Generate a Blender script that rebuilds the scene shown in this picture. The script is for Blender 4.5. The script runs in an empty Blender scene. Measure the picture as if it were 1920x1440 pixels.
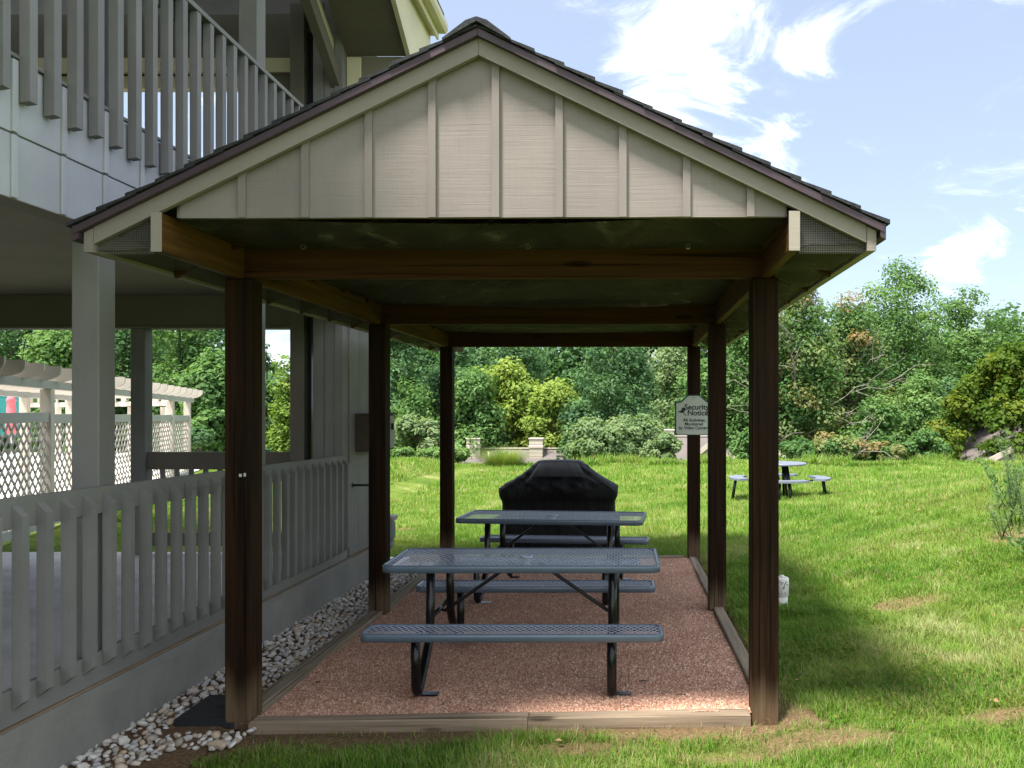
import bpy, bmesh, math, random
import numpy as np
from mathutils import Vector, Matrix, Euler

random.seed(7)
RNG = np.random.default_rng(11)
S = bpy.context.scene
COL = S.collection
R = math.radians

# ------------------------------------------------------------------ camera
CZ = 1.77
F = 1550.0            # focal length in photo pixels (1920 wide)
VX, VY = 1169.0, 765.0
cam_d = bpy.data.cameras.new('camera')
cam = bpy.data.objects.new('camera', cam_d)
COL.objects.link(cam)
cam.location = (0, 0, CZ)
cam.rotation_euler = (R(90), 0, 0)
cam_d.sensor_width = 36
cam_d.lens = F / 1920 * 36
cam_d.shift_x = (960 - VX) / 1920
cam_d.shift_y = (VY - 720) / 1920
cam_d.clip_start = 0.05
cam_d.clip_end = 3000
S.camera = cam

# ------------------------------------------------------------------ light
SUN_DIR = Vector((0.27, 0.34, -1.0)).normalized()     # the way the light travels
ELEV = math.asin(-SUN_DIR.z)
sun_d = bpy.data.lights.new('sun', 'SUN')
sun_d.energy = 2.5
sun_d.angle = R(10.0)
sun_d.color = (1.0, 0.95, 0.87)
sun = bpy.data.objects.new('sun', sun_d)
COL.objects.link(sun)
sun.location = (-8, -14, 30)
sun.rotation_euler = SUN_DIR.to_track_quat('-Z', 'Y').to_euler()

S.view_settings.view_transform = 'Standard'
S.view_settings.look = 'None'
S.view_settings.gamma = 1
S.view_settings.use_curve_mapping = False
S.view_settings.exposure = 2.2
S.cycles.use_denoising = True
S.cycles.max_bounces = 8
S.cycles.diffuse_bounces = 4
S.cycles.transparent_max_bounces = 12
S.cycles.caustics_reflective = False
S.cycles.caustics_refractive = False

W = bpy.data.worlds.new('World')
S.world = W
W.use_nodes = True


def build_world():
    nt = W.node_tree
    nt.nodes.clear()
    N, L = nt.nodes.new, nt.links.new
    out = N('ShaderNodeOutputWorld')
    sky = N('ShaderNodeTexSky')
    sky.sky_type = 'NISHITA'
    sky.sun_disc = False
    sky.sun_elevation = ELEV
    sky.sun_rotation = math.atan2(-SUN_DIR.x, -SUN_DIR.y)
    sky.altitude = 300
    sky.air_density = 1.0
    sky.dust_density = 1.6
    sky.ozone_density = 2.0
    bg = N('ShaderNodeBackground')
    bg.inputs[1].default_value = 0.065
    # thin high haze lightens the whole dome a little
    hz = N('ShaderNodeMix'); hz.data_type = 'RGBA'
    hz.inputs[0].default_value = 0.55
    hz.inputs[7].default_value = (2.45, 2.72, 3.20, 1)
    L(sky.outputs[0], hz.inputs[6])
    L(hz.outputs[2], bg.inputs[0])
    cl = N('ShaderNodeBackground')
    cl.inputs[0].default_value = (0.955, 0.975, 1.0, 1)
    cl.inputs[1].default_value = 0.60
    tc = N('ShaderNodeTexCoord')
    sep = N('ShaderNodeSeparateXYZ'); L(tc.outputs['Generated'], sep.inputs[0])
    def m(op, a, b=None, c=None, clamp=False):
        n = N('ShaderNodeMath'); n.operation = op; n.use_clamp = clamp
        for i, v in enumerate((a, b, c)):
            if v is None: continue
            if isinstance(v, (int, float)): n.inputs[i].default_value = v
            else: L(v, n.inputs[i])
        return n.outputs[0]
    zz = m('ADD', m('MAXIMUM', sep.outputs[2], 0.0), 0.22)
    px = m('DIVIDE', sep.outputs[0], zz)
    py = m('DIVIDE', sep.outputs[1], zz)
    cmb = N('ShaderNodeCombineXYZ'); L(px, cmb.inputs[0]); L(py, cmb.inputs[1])
    def noise(scale, detail, rough, dist=0.0, off=(0, 0, 0)):
        mp = N('ShaderNodeMapping'); L(cmb.outputs[0], mp.inputs[0])
        mp.inputs['Location'].default_value = off
        n = N('ShaderNodeTexNoise'); n.inputs['Scale'].default_value = scale
        n.inputs['Detail'].default_value = detail; n.inputs['Roughness'].default_value = rough
        n.inputs['Distortion'].default_value = dist
        L(mp.outputs[0], n.inputs['Vector'])
        return n.outputs['Fac']
    big = noise(1.1, 3, 0.5, 0.2, (3.1, 1.7, 0))
    fine = noise(3.6, 12, 0.66, 1.3, (0.4, 2.2, 0))
    blob_sum = None
    def blob(d, r0, r1, w):
        v = Vector(d).normalized()
        dn = N('ShaderNodeVectorMath'); dn.operation = 'DISTANCE'
        L(tc.outputs['Generated'], dn.inputs[0]); dn.inputs[1].default_value = v
        mr = N('ShaderNodeMapRange'); mr.interpolation_type = 'SMOOTHSTEP'
        mr.inputs['From Min'].default_value = r1; mr.inputs['From Max'].default_value = r0
        mr.inputs['To Min'].default_value = 0; mr.inputs['To Max'].default_value = w
        L(dn.outputs['Value'], mr.inputs['Value'])
        return mr.outputs[0]
    def dirpx(x, y): return ((x - VX) / F, 1.0, (VY - y) / F)
    for (x, y, r0, r1, w) in ((1340, 40, .02, .13, .42), (1230, 110, .01, .11, .34), (1240, 215, .0, .07, .24),
                              (1480, 80, .0, .09, .30), (1460, 278, .0, .065, .24), (1790, 490, .005, .05, .46),
                              (1850, 455, .0, .035, .34), (1120, 60, .0, .09, .15)):
        b = blob(dirpx(x, y), r0, r1, w)
        blob_sum = b if blob_sum is None else m('MAXIMUM', blob_sum, b)
    # unseen heavier cloud added around and above the view, to lift the fill light
    side = N('ShaderNodeMapRange'); side.interpolation_type = 'SMOOTHSTEP'
    side.inputs['From Min'].default_value = 0.92; side.inputs['From Max'].default_value = 0.58
    side.inputs['To Min'].default_value = 0.0; side.inputs['To Max'].default_value = 0.72
    dv = N('ShaderNodeVectorMath'); dv.operation = 'DOT_PRODUCT'
    L(tc.outputs['Generated'], dv.inputs[0]); dv.inputs[1].default_value = Vector((.25, 1, .30)).normalized()
    L(dv.outputs['Value'], side.inputs['Value'])
    base = m('MAXIMUM', blob_sum, m('MULTIPLY', side.outputs[0], big))
    fac = m('ADD', m('MULTIPLY', fine, 1.35), m('MULTIPLY', base, 0.9))
    mr = N('ShaderNodeMapRange'); mr.interpolation_type = 'SMOOTHSTEP'
    mr.inputs['From Min'].default_value = 0.70; mr.inputs['From Max'].default_value = 1.22
    L(fac, mr.inputs['Value'])
    mask = m('POWER', mr.outputs[0], 1.7, clamp=True)
    mix = N('ShaderNodeMixShader')
    L(mask, mix.inputs[0]); L(bg.outputs[0], mix.inputs[1]); L(cl.outputs[0], mix.inputs[2])
    L(mix.outputs[0], out.inputs[0])


build_world()

# ------------------------------------------------------------------ materials
def nodes_of(name):
    m = bpy.data.materials.new(name)
    m.use_nodes = True
    nt = m.node_tree
    return m, nt, nt.nodes['Principled BSDF']


class NT:
    """small node helper"""
    def __init__(self, name, rough=0.6, spec=0.3):
        self.m, self.nt, self.b = nodes_of(name)
        self.N, self.L = self.nt.nodes.new, self.nt.links.new
        self.b.inputs['Roughness'].default_value = rough
        self.b.inputs['Specular IOR Level'].default_value = spec
        self.tc = self.N('ShaderNodeTexCoord')
        self.oi = None

    def coords(self, scale=(1, 1, 1), jitter=False, rot=(0, 0, 0)):
        src = self.tc.outputs['Object']
        if jitter:
            if self.oi is None: self.oi = self.N('ShaderNodeObjectInfo')
            v = self.N('ShaderNodeVectorMath'); v.operation = 'SCALE'
            v.inputs[0].default_value = (37.0, 51.0, 23.0)
            self.L(self.oi.outputs['Random'], v.inputs['Scale'])
            a = self.N('ShaderNodeVectorMath'); a.operation = 'ADD'
            self.L(src, a.inputs[0]); self.L(v.outputs[0], a.inputs[1])
            src = a.outputs[0]
        mp = self.N('ShaderNodeMapping'); mp.inputs['Scale'].default_value = scale
        mp.inputs['Rotation'].default_value = rot
        self.L(src, mp.inputs[0])
        return mp.outputs[0]

    def noise(self, vec, scale=1.0, detail=4, rough=0.55, dist=0.0):
        n = self.N('ShaderNodeTexNoise'); n.inputs['Scale'].default_value = scale
        n.inputs['Detail'].default_value = detail; n.inputs['Roughness'].default_value = rough
        n.inputs['Distortion'].default_value = dist
        self.L(vec, n.inputs['Vector'])
        return n.outputs['Fac']

    def voronoi(self, vec, scale, feature='F1', out='Distance'):
        n = self.N('ShaderNodeTexVoronoi'); n.feature = feature
        n.inputs['Scale'].default_value = scale
        self.L(vec, n.inputs['Vector'])
        return n.outputs[out]

    def ramp(self, fac, stops):
        r = self.N('ShaderNodeValToRGB')
        el = r.color_ramp.elements
        while len(el) < len(stops): el.new(0.5)
        for e, (p, c) in zip(el, stops):
            e.position = p
            e.color = (*c, 1) if len(c) == 3 else c
        self.L(fac, r.inputs[0])
        return r.outputs[0]

    def mix(self, fac, a, b, mode='MIX'):
        n = self.N('ShaderNodeMix'); n.data_type = 'RGBA'; n.blend_type = mode
        for i, v in ((0, fac), (6, a), (7, b)):
            if isinstance(v, (int, float)): n.inputs[i].default_value = v
            elif isinstance(v, tuple): n.inputs[i].default_value = (*v, 1) if len(v) == 3 else v
            else: self.L(v, n.inputs[i])
        return n.outputs[2]

    def math(self, op, a, b=0.0, clamp=False):
        n = self.N('ShaderNodeMath'); n.operation = op; n.use_clamp = clamp
        for i, v in ((0, a), (1, b)):
            if isinstance(v, (int, float)): n.inputs[i].default_value = v
            else: self.L(v, n.inputs[i])
        return n.outputs[0]

    def rng(self, v, a, b, c=0.0, d=1.0):
        n = self.N('ShaderNodeMapRange'); n.interpolation_type = 'SMOOTHSTEP'
        n.inputs['From Min'].default_value = a; n.inputs['From Max'].default_value = b
        n.inputs['To Min'].default_value = c; n.inputs['To Max'].default_value = d
        self.L(v, n.inputs['Value'])
        return n.outputs[0]

    def bump(self, h, strength=0.3, dist=0.01, prev=None):
        n = self.N('ShaderNodeBump'); n.inputs['Strength'].default_value = strength
        n.inputs['Distance'].default_value = dist
        self.L(h, n.inputs['Height'])
        if prev is not None: self.L(prev, n.inputs['Normal'])
        return n.outputs[0]

    def color(self, c):
        if isinstance(c, tuple): self.b.inputs['Base Color'].default_value = (*c, 1)
        else: self.L(c, self.b.inputs['Base Color'])

    def normal(self, n): self.L(n, self.b.inputs['Normal'])


def plain(name, col, rough=0.5, metal=0.0, spec=0.3, var=0.12, scale=9.0, bump=0.0, bscale=60.0):
    t = NT(name, rough, spec)
    t.b.inputs['Metallic'].default_value = metal
    v = t.coords(jitter=True)
    n = t.noise(v, scale, 5, 0.6)
    lo = tuple(c * (1 - var) for c in col); hi = tuple(min(1, c * (1 + var)) for c in col)
    t.color(t.ramp(n, [(0.3, lo), (0.7, hi)]))
    if bump:
        t.normal(t.bump(t.noise(v, bscale, 3, 0.6), bump, 0.004))
    return t.m


def painted_wood(name, col, axis='Z', rough=0.62, var=0.10, dirt=0.25, saw=False, worn=0.0):
    """painted timber; the grain runs along AXIS; saw = rough sawn across"""
    t = NT(name, rough, 0.25)
    k = {'X': (2.2, 70, 70), 'Y': (70, 2.2, 70), 'Z': (70, 70, 2.2)}[axis]
    g = t.noise(t.coords(k, True), 1.0, 5, 0.62)
    broad = t.noise(t.coords((1.6, 1.6, 1.6), True), 1.0, 5, 0.6)
    spots = t.noise(t.coords((14, 14, 14), True), 1.0, 6, 0.7)
    lo = tuple(c * (1 - var) for c in col); hi = tuple(c * (1 + var) for c in col)
    c = t.ramp(broad, [(0.3, lo), (0.7, hi)])
    c = t.mix(t.rng(g, 0.62, 0.78, 0, dirt), c, tuple(x * 0.62 for x in col))
    c = t.mix(t.rng(spots, 0.68, 0.80, 0, dirt * 1.3), c, tuple(x * 0.5 for x in (col[0], col[1] * .95, col[2] * .85)))
    if worn:
        c = t.mix(t.rng(spots, 0.30, 0.22, 0, worn), c, (0.33, 0.27, 0.2))
    t.color(c)
    b = t.bump(g, 0.35 if not saw else 0.25, 0.004)
    if saw:
        k2 = {'X': (2.2, 2.2, 105), 'Z': (2.2, 2.2, 105)}[axis if axis in 'XZ' else 'X']
        s = t.noise(t.coords(k2, True), 1.0, 5, 0.68, 0.12)
        k3 = (60, 60, 4)
        s2 = t.noise(t.coords(k3, True), 1.0, 3, 0.6)
        c2 = t.mix(t.rng(s, 0.56, 0.78, 0, 0.34), c, tuple(x * 0.60 for x in col))
        c2 = t.mix(t.rng(s2, 0.58, 0.76, 0, 0.22), c2, tuple(x * 0.70 for x in col))
        t.color(c2)
        b = t.bump(s, 0.40, 0.004, b)
    t.normal(b)
    return t.m


def raw_wood(name, dark, light, axis='Z', rough=0.7, knots=True, foot=None):
    """stained or bare timber with grain, streaks and knots; foot=(z0,z1,colour): weathered low down"""
    t = NT(name, rough, 0.08)
    k = {'X': (1.3, 38, 38), 'Y': (38, 1.3, 38), 'Z': (38, 38, 1.3)}[axis]
    k2 = {'X': (0.5, 9, 9), 'Y': (9, 0.5, 9), 'Z': (9, 9, 0.5)}[axis]
    kk = {'X': (1.1, 5, 5), 'Y': (5, 1.1, 5), 'Z': (5, 5, 1.1)}[axis]
    g = t.noise(t.coords(k, True), 1.0, 6, 0.65, 0.25)
    st = t.noise(t.coords(k2, True), 1.0, 5, 0.6, 0.6)
    c = t.ramp(t.math('ADD', t.math('MULTIPLY', g, 0.55), t.math('MULTIPLY', st, 0.45)),
               [(0.32, dark), (0.52, tuple((a + b) / 2 for a, b in zip(dark, light))), (0.68, light)])
    if foot:
        z0, z1, fc = foot
        sep = t.N('ShaderNodeSeparateXYZ'); t.L(t.tc.outputs['Object'], sep.inputs[0])
        zz = t.math('ADD', sep.outputs[2], t.math('MULTIPLY', t.math('SUBTRACT', st, 0.5), -(z1 - z0) * 1.6))
        fcol = t.ramp(g, [(0.3, tuple(x * .55 for x in fc)), (0.65, fc)])
        c = t.mix(t.rng(zz, z1, z0, 0, 0.9), c, fcol)
    if knots:
        vd = t.voronoi(t.coords(kk, True), 1.0)
        c = t.mix(t.rng(vd, 0.13, 0.06, 0, 0.85), c, tuple(x * 0.35 for x in dark))
    ck = {'X': (0.55, 55, 55), 'Y': (55, 0.55, 55), 'Z': (55, 55, 0.55)}[axis]
    cr = t.noise(t.coords(ck, True), 1.0, 3, 0.5, 0.5)
    c = t.mix(t.rng(cr, 0.60, 0.68, 0, 0.75), c, tuple(x * 0.3 for x in dark))
    t.color(c)
    t.normal(t.bump(g, 0.5, 0.005, t.bump(t.rng(cr, 0.60, 0.68, 1, 0), 0.6, 0.006)))
    return t.m


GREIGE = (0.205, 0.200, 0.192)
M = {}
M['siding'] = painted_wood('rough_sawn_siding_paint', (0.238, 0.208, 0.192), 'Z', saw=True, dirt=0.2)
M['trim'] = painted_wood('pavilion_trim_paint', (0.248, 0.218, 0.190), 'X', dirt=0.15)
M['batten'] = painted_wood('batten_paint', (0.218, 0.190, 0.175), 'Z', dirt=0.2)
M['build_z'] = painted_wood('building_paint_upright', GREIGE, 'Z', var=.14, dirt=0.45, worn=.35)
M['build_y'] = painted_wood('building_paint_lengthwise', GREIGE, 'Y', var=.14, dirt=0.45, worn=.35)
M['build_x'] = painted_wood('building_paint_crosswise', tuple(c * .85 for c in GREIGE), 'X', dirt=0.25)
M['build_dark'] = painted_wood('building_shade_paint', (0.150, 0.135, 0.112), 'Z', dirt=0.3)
M['build_up'] = painted_wood('skylit_balcony_wall_paint', (0.43, 0.445, 0.465), 'Z', var=.13, dirt=0.4)  # building paint lightened and cooled: the balcony's sky light put into the colour
M['stucco'] = plain('parged_foundation_paint', (0.235, 0.228, 0.212), 0.85, var=0.14, scale=3.0, bump=0.9, bscale=38)
M['ceiling'] = painted_wood('porch_ceiling_paint', (0.19, 0.172, 0.13), 'X', dirt=0.1)
M['cream'] = painted_wood('cream_trim_paint', (0.62, 0.56, 0.40), 'Y', dirt=0.25)
M['seam'] = raw_wood('exposed_sill_wood', (0.12, 0.085, 0.055), (0.34, 0.26, 0.17), 'Y', knots=False)
M['post'] = raw_wood('dark_stained_post', (0.0038, 0.0022, 0.0016), (0.040, 0.0185, 0.0085), 'Z', 0.62, True, (0.02, 0.30, (0.155, 0.105, 0.062)))
M['beam_x'] = raw_wood('stained_beam_crosswise', (0.026, 0.011, 0.004), (0.095, 0.041, 0.013), 'X', 0.6)
M['beam_y'] = raw_wood('stained_beam_lengthwise', (0.036, 0.017, 0.006), (0.150, 0.074, 0.022), 'Y', 0.6)
M['end_grain'] = painted_wood('painted_beam_end', (0.31, 0.275, 0.23), 'X', dirt=0.2)
M['timber_x'] = raw_wood('weathered_timber_crosswise', (0.155, 0.115, 0.080), (0.40, 0.315, 0.225), 'X', 0.8)
M['timber_y'] = raw_wood('weathered_timber_lengthwise', (0.140, 0.112, 0.082), (0.36, 0.295, 0.215), 'Y', 0.8)
M['shingle'] = plain('dark_roof_shingle', (0.030, 0.031, 0.036), 0.9, var=0.5, scale=40, bump=0.8, bscale=160)
M['drip'] = plain('purplish_brown_drip_edge', (0.058, 0.036, 0.047), 0.45, var=0.1, spec=0.4)
M['deck'] = plain('dark_roof_deck', (0.03, 0.025, 0.018), 0.9)
M['frame_blue'] = plain('slate_blue_vinyl_coat', (0.105, 0.142, 0.195), 0.24, var=0.06, spec=0.6)
M['mesh_blue'] = plain('slate_blue_sky_sheen_mesh', (0.36, 0.39, 0.48), 0.26, var=0.06, spec=0.5)  # lighter than the frame coat: reflected sky put into the mesh colour
M['tube_black'] = plain('glossy_black_tube', (0.006, 0.006, 0.007), 0.22, var=0.1, spec=0.35)
M['cloth'] = None
M['rubber'] = plain('black_plastic', (0.022, 0.024, 0.027), 0.55, var=0.2, spec=0.4, bump=0.2)
M['grey_metal'] = plain('grey_meter_paint', (0.17, 0.20, 0.22), 0.5, var=0.15)
M['cabinet'] = plain('utility_cabinet_paint', (0.34, 0.33, 0.31), 0.55, var=0.1)
M['cabinet_side'] = plain('brown_cabinet_side', (0.075, 0.062, 0.042), 0.7, var=0.15)
M['white_pvc'] = plain('white_pvc', (0.70, 0.69, 0.63), 0.5, var=0.15, scale=14)
M['ink'] = plain('dark_ink', (0.02, 0.03, 0.028), 0.6, var=0.1)
M['sign_face'] = plain('sign_face', (0.50, 0.52, 0.47), 0.5, var=0.04)
M['sign_green'] = plain('sign_green_rim', (0.02, 0.075, 0.06), 0.5, var=0.05)
M['concrete'] = plain('patio_concrete', (0.56, 0.55, 0.55), 0.8, var=0.18, scale=2.6, bump=0.25)
M['pool_deck'] = plain('pale_pool_deck', (0.62, 0.58, 0.52), 0.8, var=0.06, scale=1.0)
M['perg'] = painted_wood('pergola_paint', (0.50, 0.455, 0.40), 'X', dirt=0.3)
M['perg_rail'] = painted_wood('pergola_rail_paint', (0.37, 0.37, 0.35), 'Y', dirt=0.3)
M['lattice'] = plain('lattice_paint', (0.42, 0.39, 0.35), 0.7, var=0.1)
M['house_wall'] = plain('far_house_siding', (0.40, 0.35, 0.295), 0.8, var=0.08)
M['house_roof'] = plain('far_house_shingles', (0.130, 0.112, 0.106), 0.9, var=0.2, scale=22)
M['house_trim'] = plain('far_house_trim', (0.46, 0.405, 0.345), 0.7, var=0.06)
M['pink'] = plain('pink_umbrella_cloth', (0.62, 0.16, 0.19), 0.8, var=0.1)
M['teal'] = plain('teal_windscreen', (0.02, 0.17, 0.17), 0.8, var=0.15)
M['galv'] = plain('galvanised_tube', (0.42, 0.43, 0.44), 0.4, 0.6)
M['gap_dark'] = plain('dark_gap_shade', (0.02, 0.025, 0.03), 0.08, spec=0.6)
M['bark'] = raw_wood('grey_bark', (0.045, 0.038, 0.03), (0.16, 0.14, 0.115), 'Z', 0.9, False)
M['bark_pale'] = raw_wood('pale_dead_limb', (0.16, 0.14, 0.12), (0.38, 0.35, 0.31), 'Z', 0.9, False)
M['steel'] = plain('zinc_screw', (0.62, 0.60, 0.55), 0.35, 0.4)


def cloth_mat():
    t = NT('black_grill_cover_cloth', 0.55, 0.22)
    v = t.coords((1, 1, 1))
    n = t.noise(v, 5.0, 5, 0.6)
    t.color(t.ramp(n, [(0.3, (0.0035, 0.0035, 0.0045)), (0.7, (0.008, 0.0085, 0.010))]))
    wr = t.noise(t.coords((3.0, 3.0, 1.2)), 2.2, 5, 0.55, 1.2)
    t.normal(t.bump(t.noise(v, 380, 2, 0.5), 0.15, 0.001, t.bump(wr, 0.55, 0.05)))
    return t.m


M['cloth'] = cloth_mat()


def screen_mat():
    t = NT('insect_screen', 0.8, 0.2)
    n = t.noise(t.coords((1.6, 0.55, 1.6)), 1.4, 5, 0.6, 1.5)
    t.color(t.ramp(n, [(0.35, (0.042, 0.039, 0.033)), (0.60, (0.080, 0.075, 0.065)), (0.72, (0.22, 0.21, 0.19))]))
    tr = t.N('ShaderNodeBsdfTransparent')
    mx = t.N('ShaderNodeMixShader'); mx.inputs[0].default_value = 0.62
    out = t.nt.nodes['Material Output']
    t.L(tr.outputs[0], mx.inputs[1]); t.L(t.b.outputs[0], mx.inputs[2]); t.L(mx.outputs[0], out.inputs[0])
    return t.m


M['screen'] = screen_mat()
M['wire'] = plain('hardware_cloth_wire', (0.20, 0.19, 0.17), 0.5, 0.3)


def leaf_mat(name, cols, trans=0.38, rough=0.65):
    """leaves: colour by clump tint (attribute) plus a little per leaf; light goes through them"""
    t = NT(name, rough, 0.12)
    at = t.N('ShaderNodeAttribute'); at.attribute_name = 'tint'
    geo = t.N('ShaderNodeNewGeometry')
    f = t.math('ADD', at.outputs['Fac'], t.math('MULTIPLY', t.math('SUBTRACT', geo.outputs['Random Per Island'], 0.5), 0.30), True)
    c = t.ramp(f, [(i / (len(cols) - 1), col) for i, col in enumerate(cols)])
    t.color(c)
    tl = t.N('ShaderNodeBsdfTranslucent')
    t.L(t.mix(1.0, c, (1.35, 1.4, 0.75), 'MULTIPLY'), tl.inputs[0])
    mx = t.N('ShaderNodeMixShader'); mx.inputs[0].default_value = trans
    out = t.nt.nodes['Material Output']
    t.L(t.b.outputs[0], mx.inputs[1]); t.L(tl.outputs[0], mx.inputs[2]); t.L(mx.outputs[0], out.inputs[0])
    return t.m


G_DARK = [(0.043, 0.095, 0.048), (0.079, 0.162, 0.069), (0.13, 0.225, 0.098)]
G_MID = [(0.063, 0.136, 0.045), (0.117, 0.218, 0.07), (0.193, 0.291, 0.102)]
G_YEL = [(0.14, 0.227, 0.045), (0.246, 0.32, 0.072), (0.384, 0.406, 0.115)]
G_PALE = [(0.101, 0.169, 0.078), (0.165, 0.241, 0.112), (0.254, 0.322, 0.175)]
G_OLIVE = [(0.042, 0.085, 0.012), (0.085, 0.140, 0.018), (0.185, 0.205, 0.028)]
G_TURN = [(0.059, 0.138, 0.043), (0.111, 0.194, 0.065), (0.204, 0.244, 0.097), (0.25, 0.185, 0.085), (0.33, 0.21, 0.12)]
LEAF = {k: leaf_mat('leaves_' + k, v) for k, v in
        dict(dark=G_DARK, mid=G_MID, yellow=G_YEL, pale=G_PALE, olive=G_OLIVE, turning=G_TURN).items()}


def grass_mat():
    t = NT('grass_blades', 0.6, 0.2)
    geo = t.N('ShaderNodeNewGeometry')
    sep_n1 = t.noise(t.coords((1, 1, 1)), 0.55, 4, 0.6, 0.8)
    sep_n2 = t.noise(t.coords((1, 1, 1)), 2.3, 4, 0.65, 0.5)
    f = t.math('ADD', t.math('MULTIPLY', sep_n1, 0.55), t.math('MULTIPLY', sep_n2, 0.45))
    c = t.ramp(f, [(0.36, (0.080, 0.192, 0.018)), (0.46, (0.125, 0.248, 0.028)), (0.545, (0.205, 0.315, 0.056)), (0.63, (0.34, 0.385, 0.17))])
    rd = geo.outputs['Random Per Island']
    c = t.mix(t.rng(rd, 0.0, 1.0, 0.0, 0.40), c, (0.058, 0.125, 0.014))
    at = t.N('ShaderNodeAttribute'); at.attribute_name = 'dry'
    c = t.mix(at.outputs['Fac'], c, (0.34, 0.27, 0.145))
    t.color(c)
    tl = t.N('ShaderNodeBsdfTranslucent')
    t.L(t.mix(1.0, c, (1.45, 1.45, 0.7), 'MULTIPLY'), tl.inputs[0])
    mx = t.N('ShaderNodeMixShader'); mx.inputs[0].default_value = 0.35
    out = t.nt.nodes['Material Output']
    t.L(t.b.outputs[0], mx.inputs[1]); t.L(tl.outputs[0], mx.inputs[2]); t.L(mx.outputs[0], out.inputs[0])
    return t.m


M['grass'] = grass_mat()


def ground_mat():
    t = NT('lawn_ground', 0.95, 0.1)
    n1 = t.noise(t.coords((1, 1, 1)), 0.55, 4, 0.6, 0.8)
    n2 = t.noise(t.coords((1, 1, 1)), 2.3, 4, 0.65, 0.5)
    n3 = t.noise(t.coords((1, 1, 1)), 42, 5, 0.7)
    f = t.math('ADD', t.math('MULTIPLY', n1, 0.55), t.math('MULTIPLY', n2, 0.45))
    c = t.ramp(f, [(0.36, (0.055, 0.110, 0.012)), (0.47, (0.095, 0.155, 0.02)), (0.56, (0.16, 0.20, 0.04)), (0.66, (0.28, 0.27, 0.12))])
    c = t.mix(t.rng(n3, 0.35, 0.7, 0.0, 0.55), c, (0.035, 0.055, 0.012))
    at = t.N('ShaderNodeAttribute'); at.attribute_name = 'soil'
    soil = t.ramp(n3, [(0.3, (0.075, 0.048, 0.028)), (0.55, (0.17, 0.108, 0.062)), (0.75, (0.30, 0.205, 0.125))])
    t.color(t.mix(at.outputs['Fac'], c, soil))
    t.normal(t.bump(n3, 0.8, 0.02))
    return t.m


def gravel_mat():
    t = NT('pink_gravel', 0.9, 0.15)
    v = t.coords((1, 1, 1))
    cell = t.N('ShaderNodeTexVoronoi'); cell.inputs['Scale'].default_value = 95
    t.L(v, cell.inputs['Vector'])
    sep = t.N('ShaderNodeSeparateXYZ'); t.L(cell.outputs['Color'], sep.inputs[0])
    c = t.ramp(sep.outputs[0], [(0.0, (0.256, 0.131, 0.09)), (0.35, (0.474, 0.257, 0.178)), (0.7, (0.64, 0.37, 0.26)), (1.0, (0.8, 0.57, 0.418))])
    b = t.noise(v, 1.3, 4, 0.6)
    c = t.mix(t.rng(b, 0.42, 0.66, 0, 0.6), c, (0.371, 0.199, 0.133))
    t.color(c)
    t.normal(t.bump(cell.outputs['Distance'], 1.0, 0.012))
    return t.m


def chip_mat(name, cols):
    t = NT(name, 0.85, 0.2)
    geo = t.N('ShaderNodeNewGeometry')
    t.color(t.ramp(geo.outputs['Random Per Island'], cols))
    return t.m


def stone_mat():
    t = NT('river_stone', 0.75, 0.25)
    oi = t.N('ShaderNodeObjectInfo')
    geo = t.N('ShaderNodeNewGeometry')
    r = t.math('FRACT', t.math('ADD', oi.outputs['Random'], geo.outputs['Random Per Island']))
    c = t.ramp(r, [(0.0, (0.30, 0.25, 0.19)), (0.2, (0.46, 0.44, 0.41)), (0.45, (0.60, 0.57, 0.52)), (0.62, (0.48, 0.37, 0.25)), (0.8, (0.42, 0.42, 0.43)), (1.0, (0.66, 0.63, 0.58))])
    n = t.noise(t.coords((1, 1, 1), True), 26, 5, 0.65)
    c = t.mix(t.rng(n, 0.52, 0.72, 0, 0.5), c, (0.26, 0.20, 0.14))
    t.color(c)
    t.normal(t.bump(n, 0.3, 0.005))
    return t.m


M['ground'] = ground_mat()
M['gravel'] = gravel_mat()
M['chip'] = chip_mat('gravel_chip', [(0.0, (0.256, 0.131, 0.09)), (0.3, (0.474, 0.257, 0.178)), (0.7, (0.653, 0.376, 0.265)), (0.93, (0.8, 0.536, 0.388)), (1.0, (0.8, 0.707, 0.551))])
M['stone'] = stone_mat()


# ------------------------------------------------------------------ mesh helpers
def np_mesh(name, V, quads=None, tris=None, attr=None, smooth=False):
    """V (n,3); quads (m,4); tris (k,3); attr: {name: per-face float array (quads then tris)}"""
    me = bpy.data.meshes.new(name)
    V = np.asarray(V, np.float32)
    me.vertices.add(len(V)); me.vertices.foreach_set('co', V.ravel())
    parts, sizes = [], []
    if quads is not None and len(quads):
        parts.append(np.asarray(quads, np.int32).ravel()); sizes.append(np.full(len(quads), 4, np.int32))
    if tris is not None and len(tris):
        parts.append(np.asarray(tris, np.int32).ravel()); sizes.append(np.full(len(tris), 3, np.int32))
    li = np.concatenate(parts); sz = np.concatenate(sizes)
    st = np.concatenate(([0], np.cumsum(sz)[:-1])).astype(np.int32)
    me.loops.add(len(li)); me.loops.foreach_set('vertex_index', li)
    me.polygons.add(len(sz)); me.polygons.foreach_set('loop_start', st)
    try: me.polygons.foreach_set('loop_total', sz)
    except Exception: pass
    if smooth: me.polygons.foreach_set('use_smooth', np.ones(len(sz), bool))
    if attr:
        for k, a in attr.items():
            at = me.attributes.new(k, 'FLOAT', 'FACE'); at.data.foreach_set('value', np.asarray(a, np.float32))
    me.update(calc_edges=True)
    me.validate()
    return me


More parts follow.
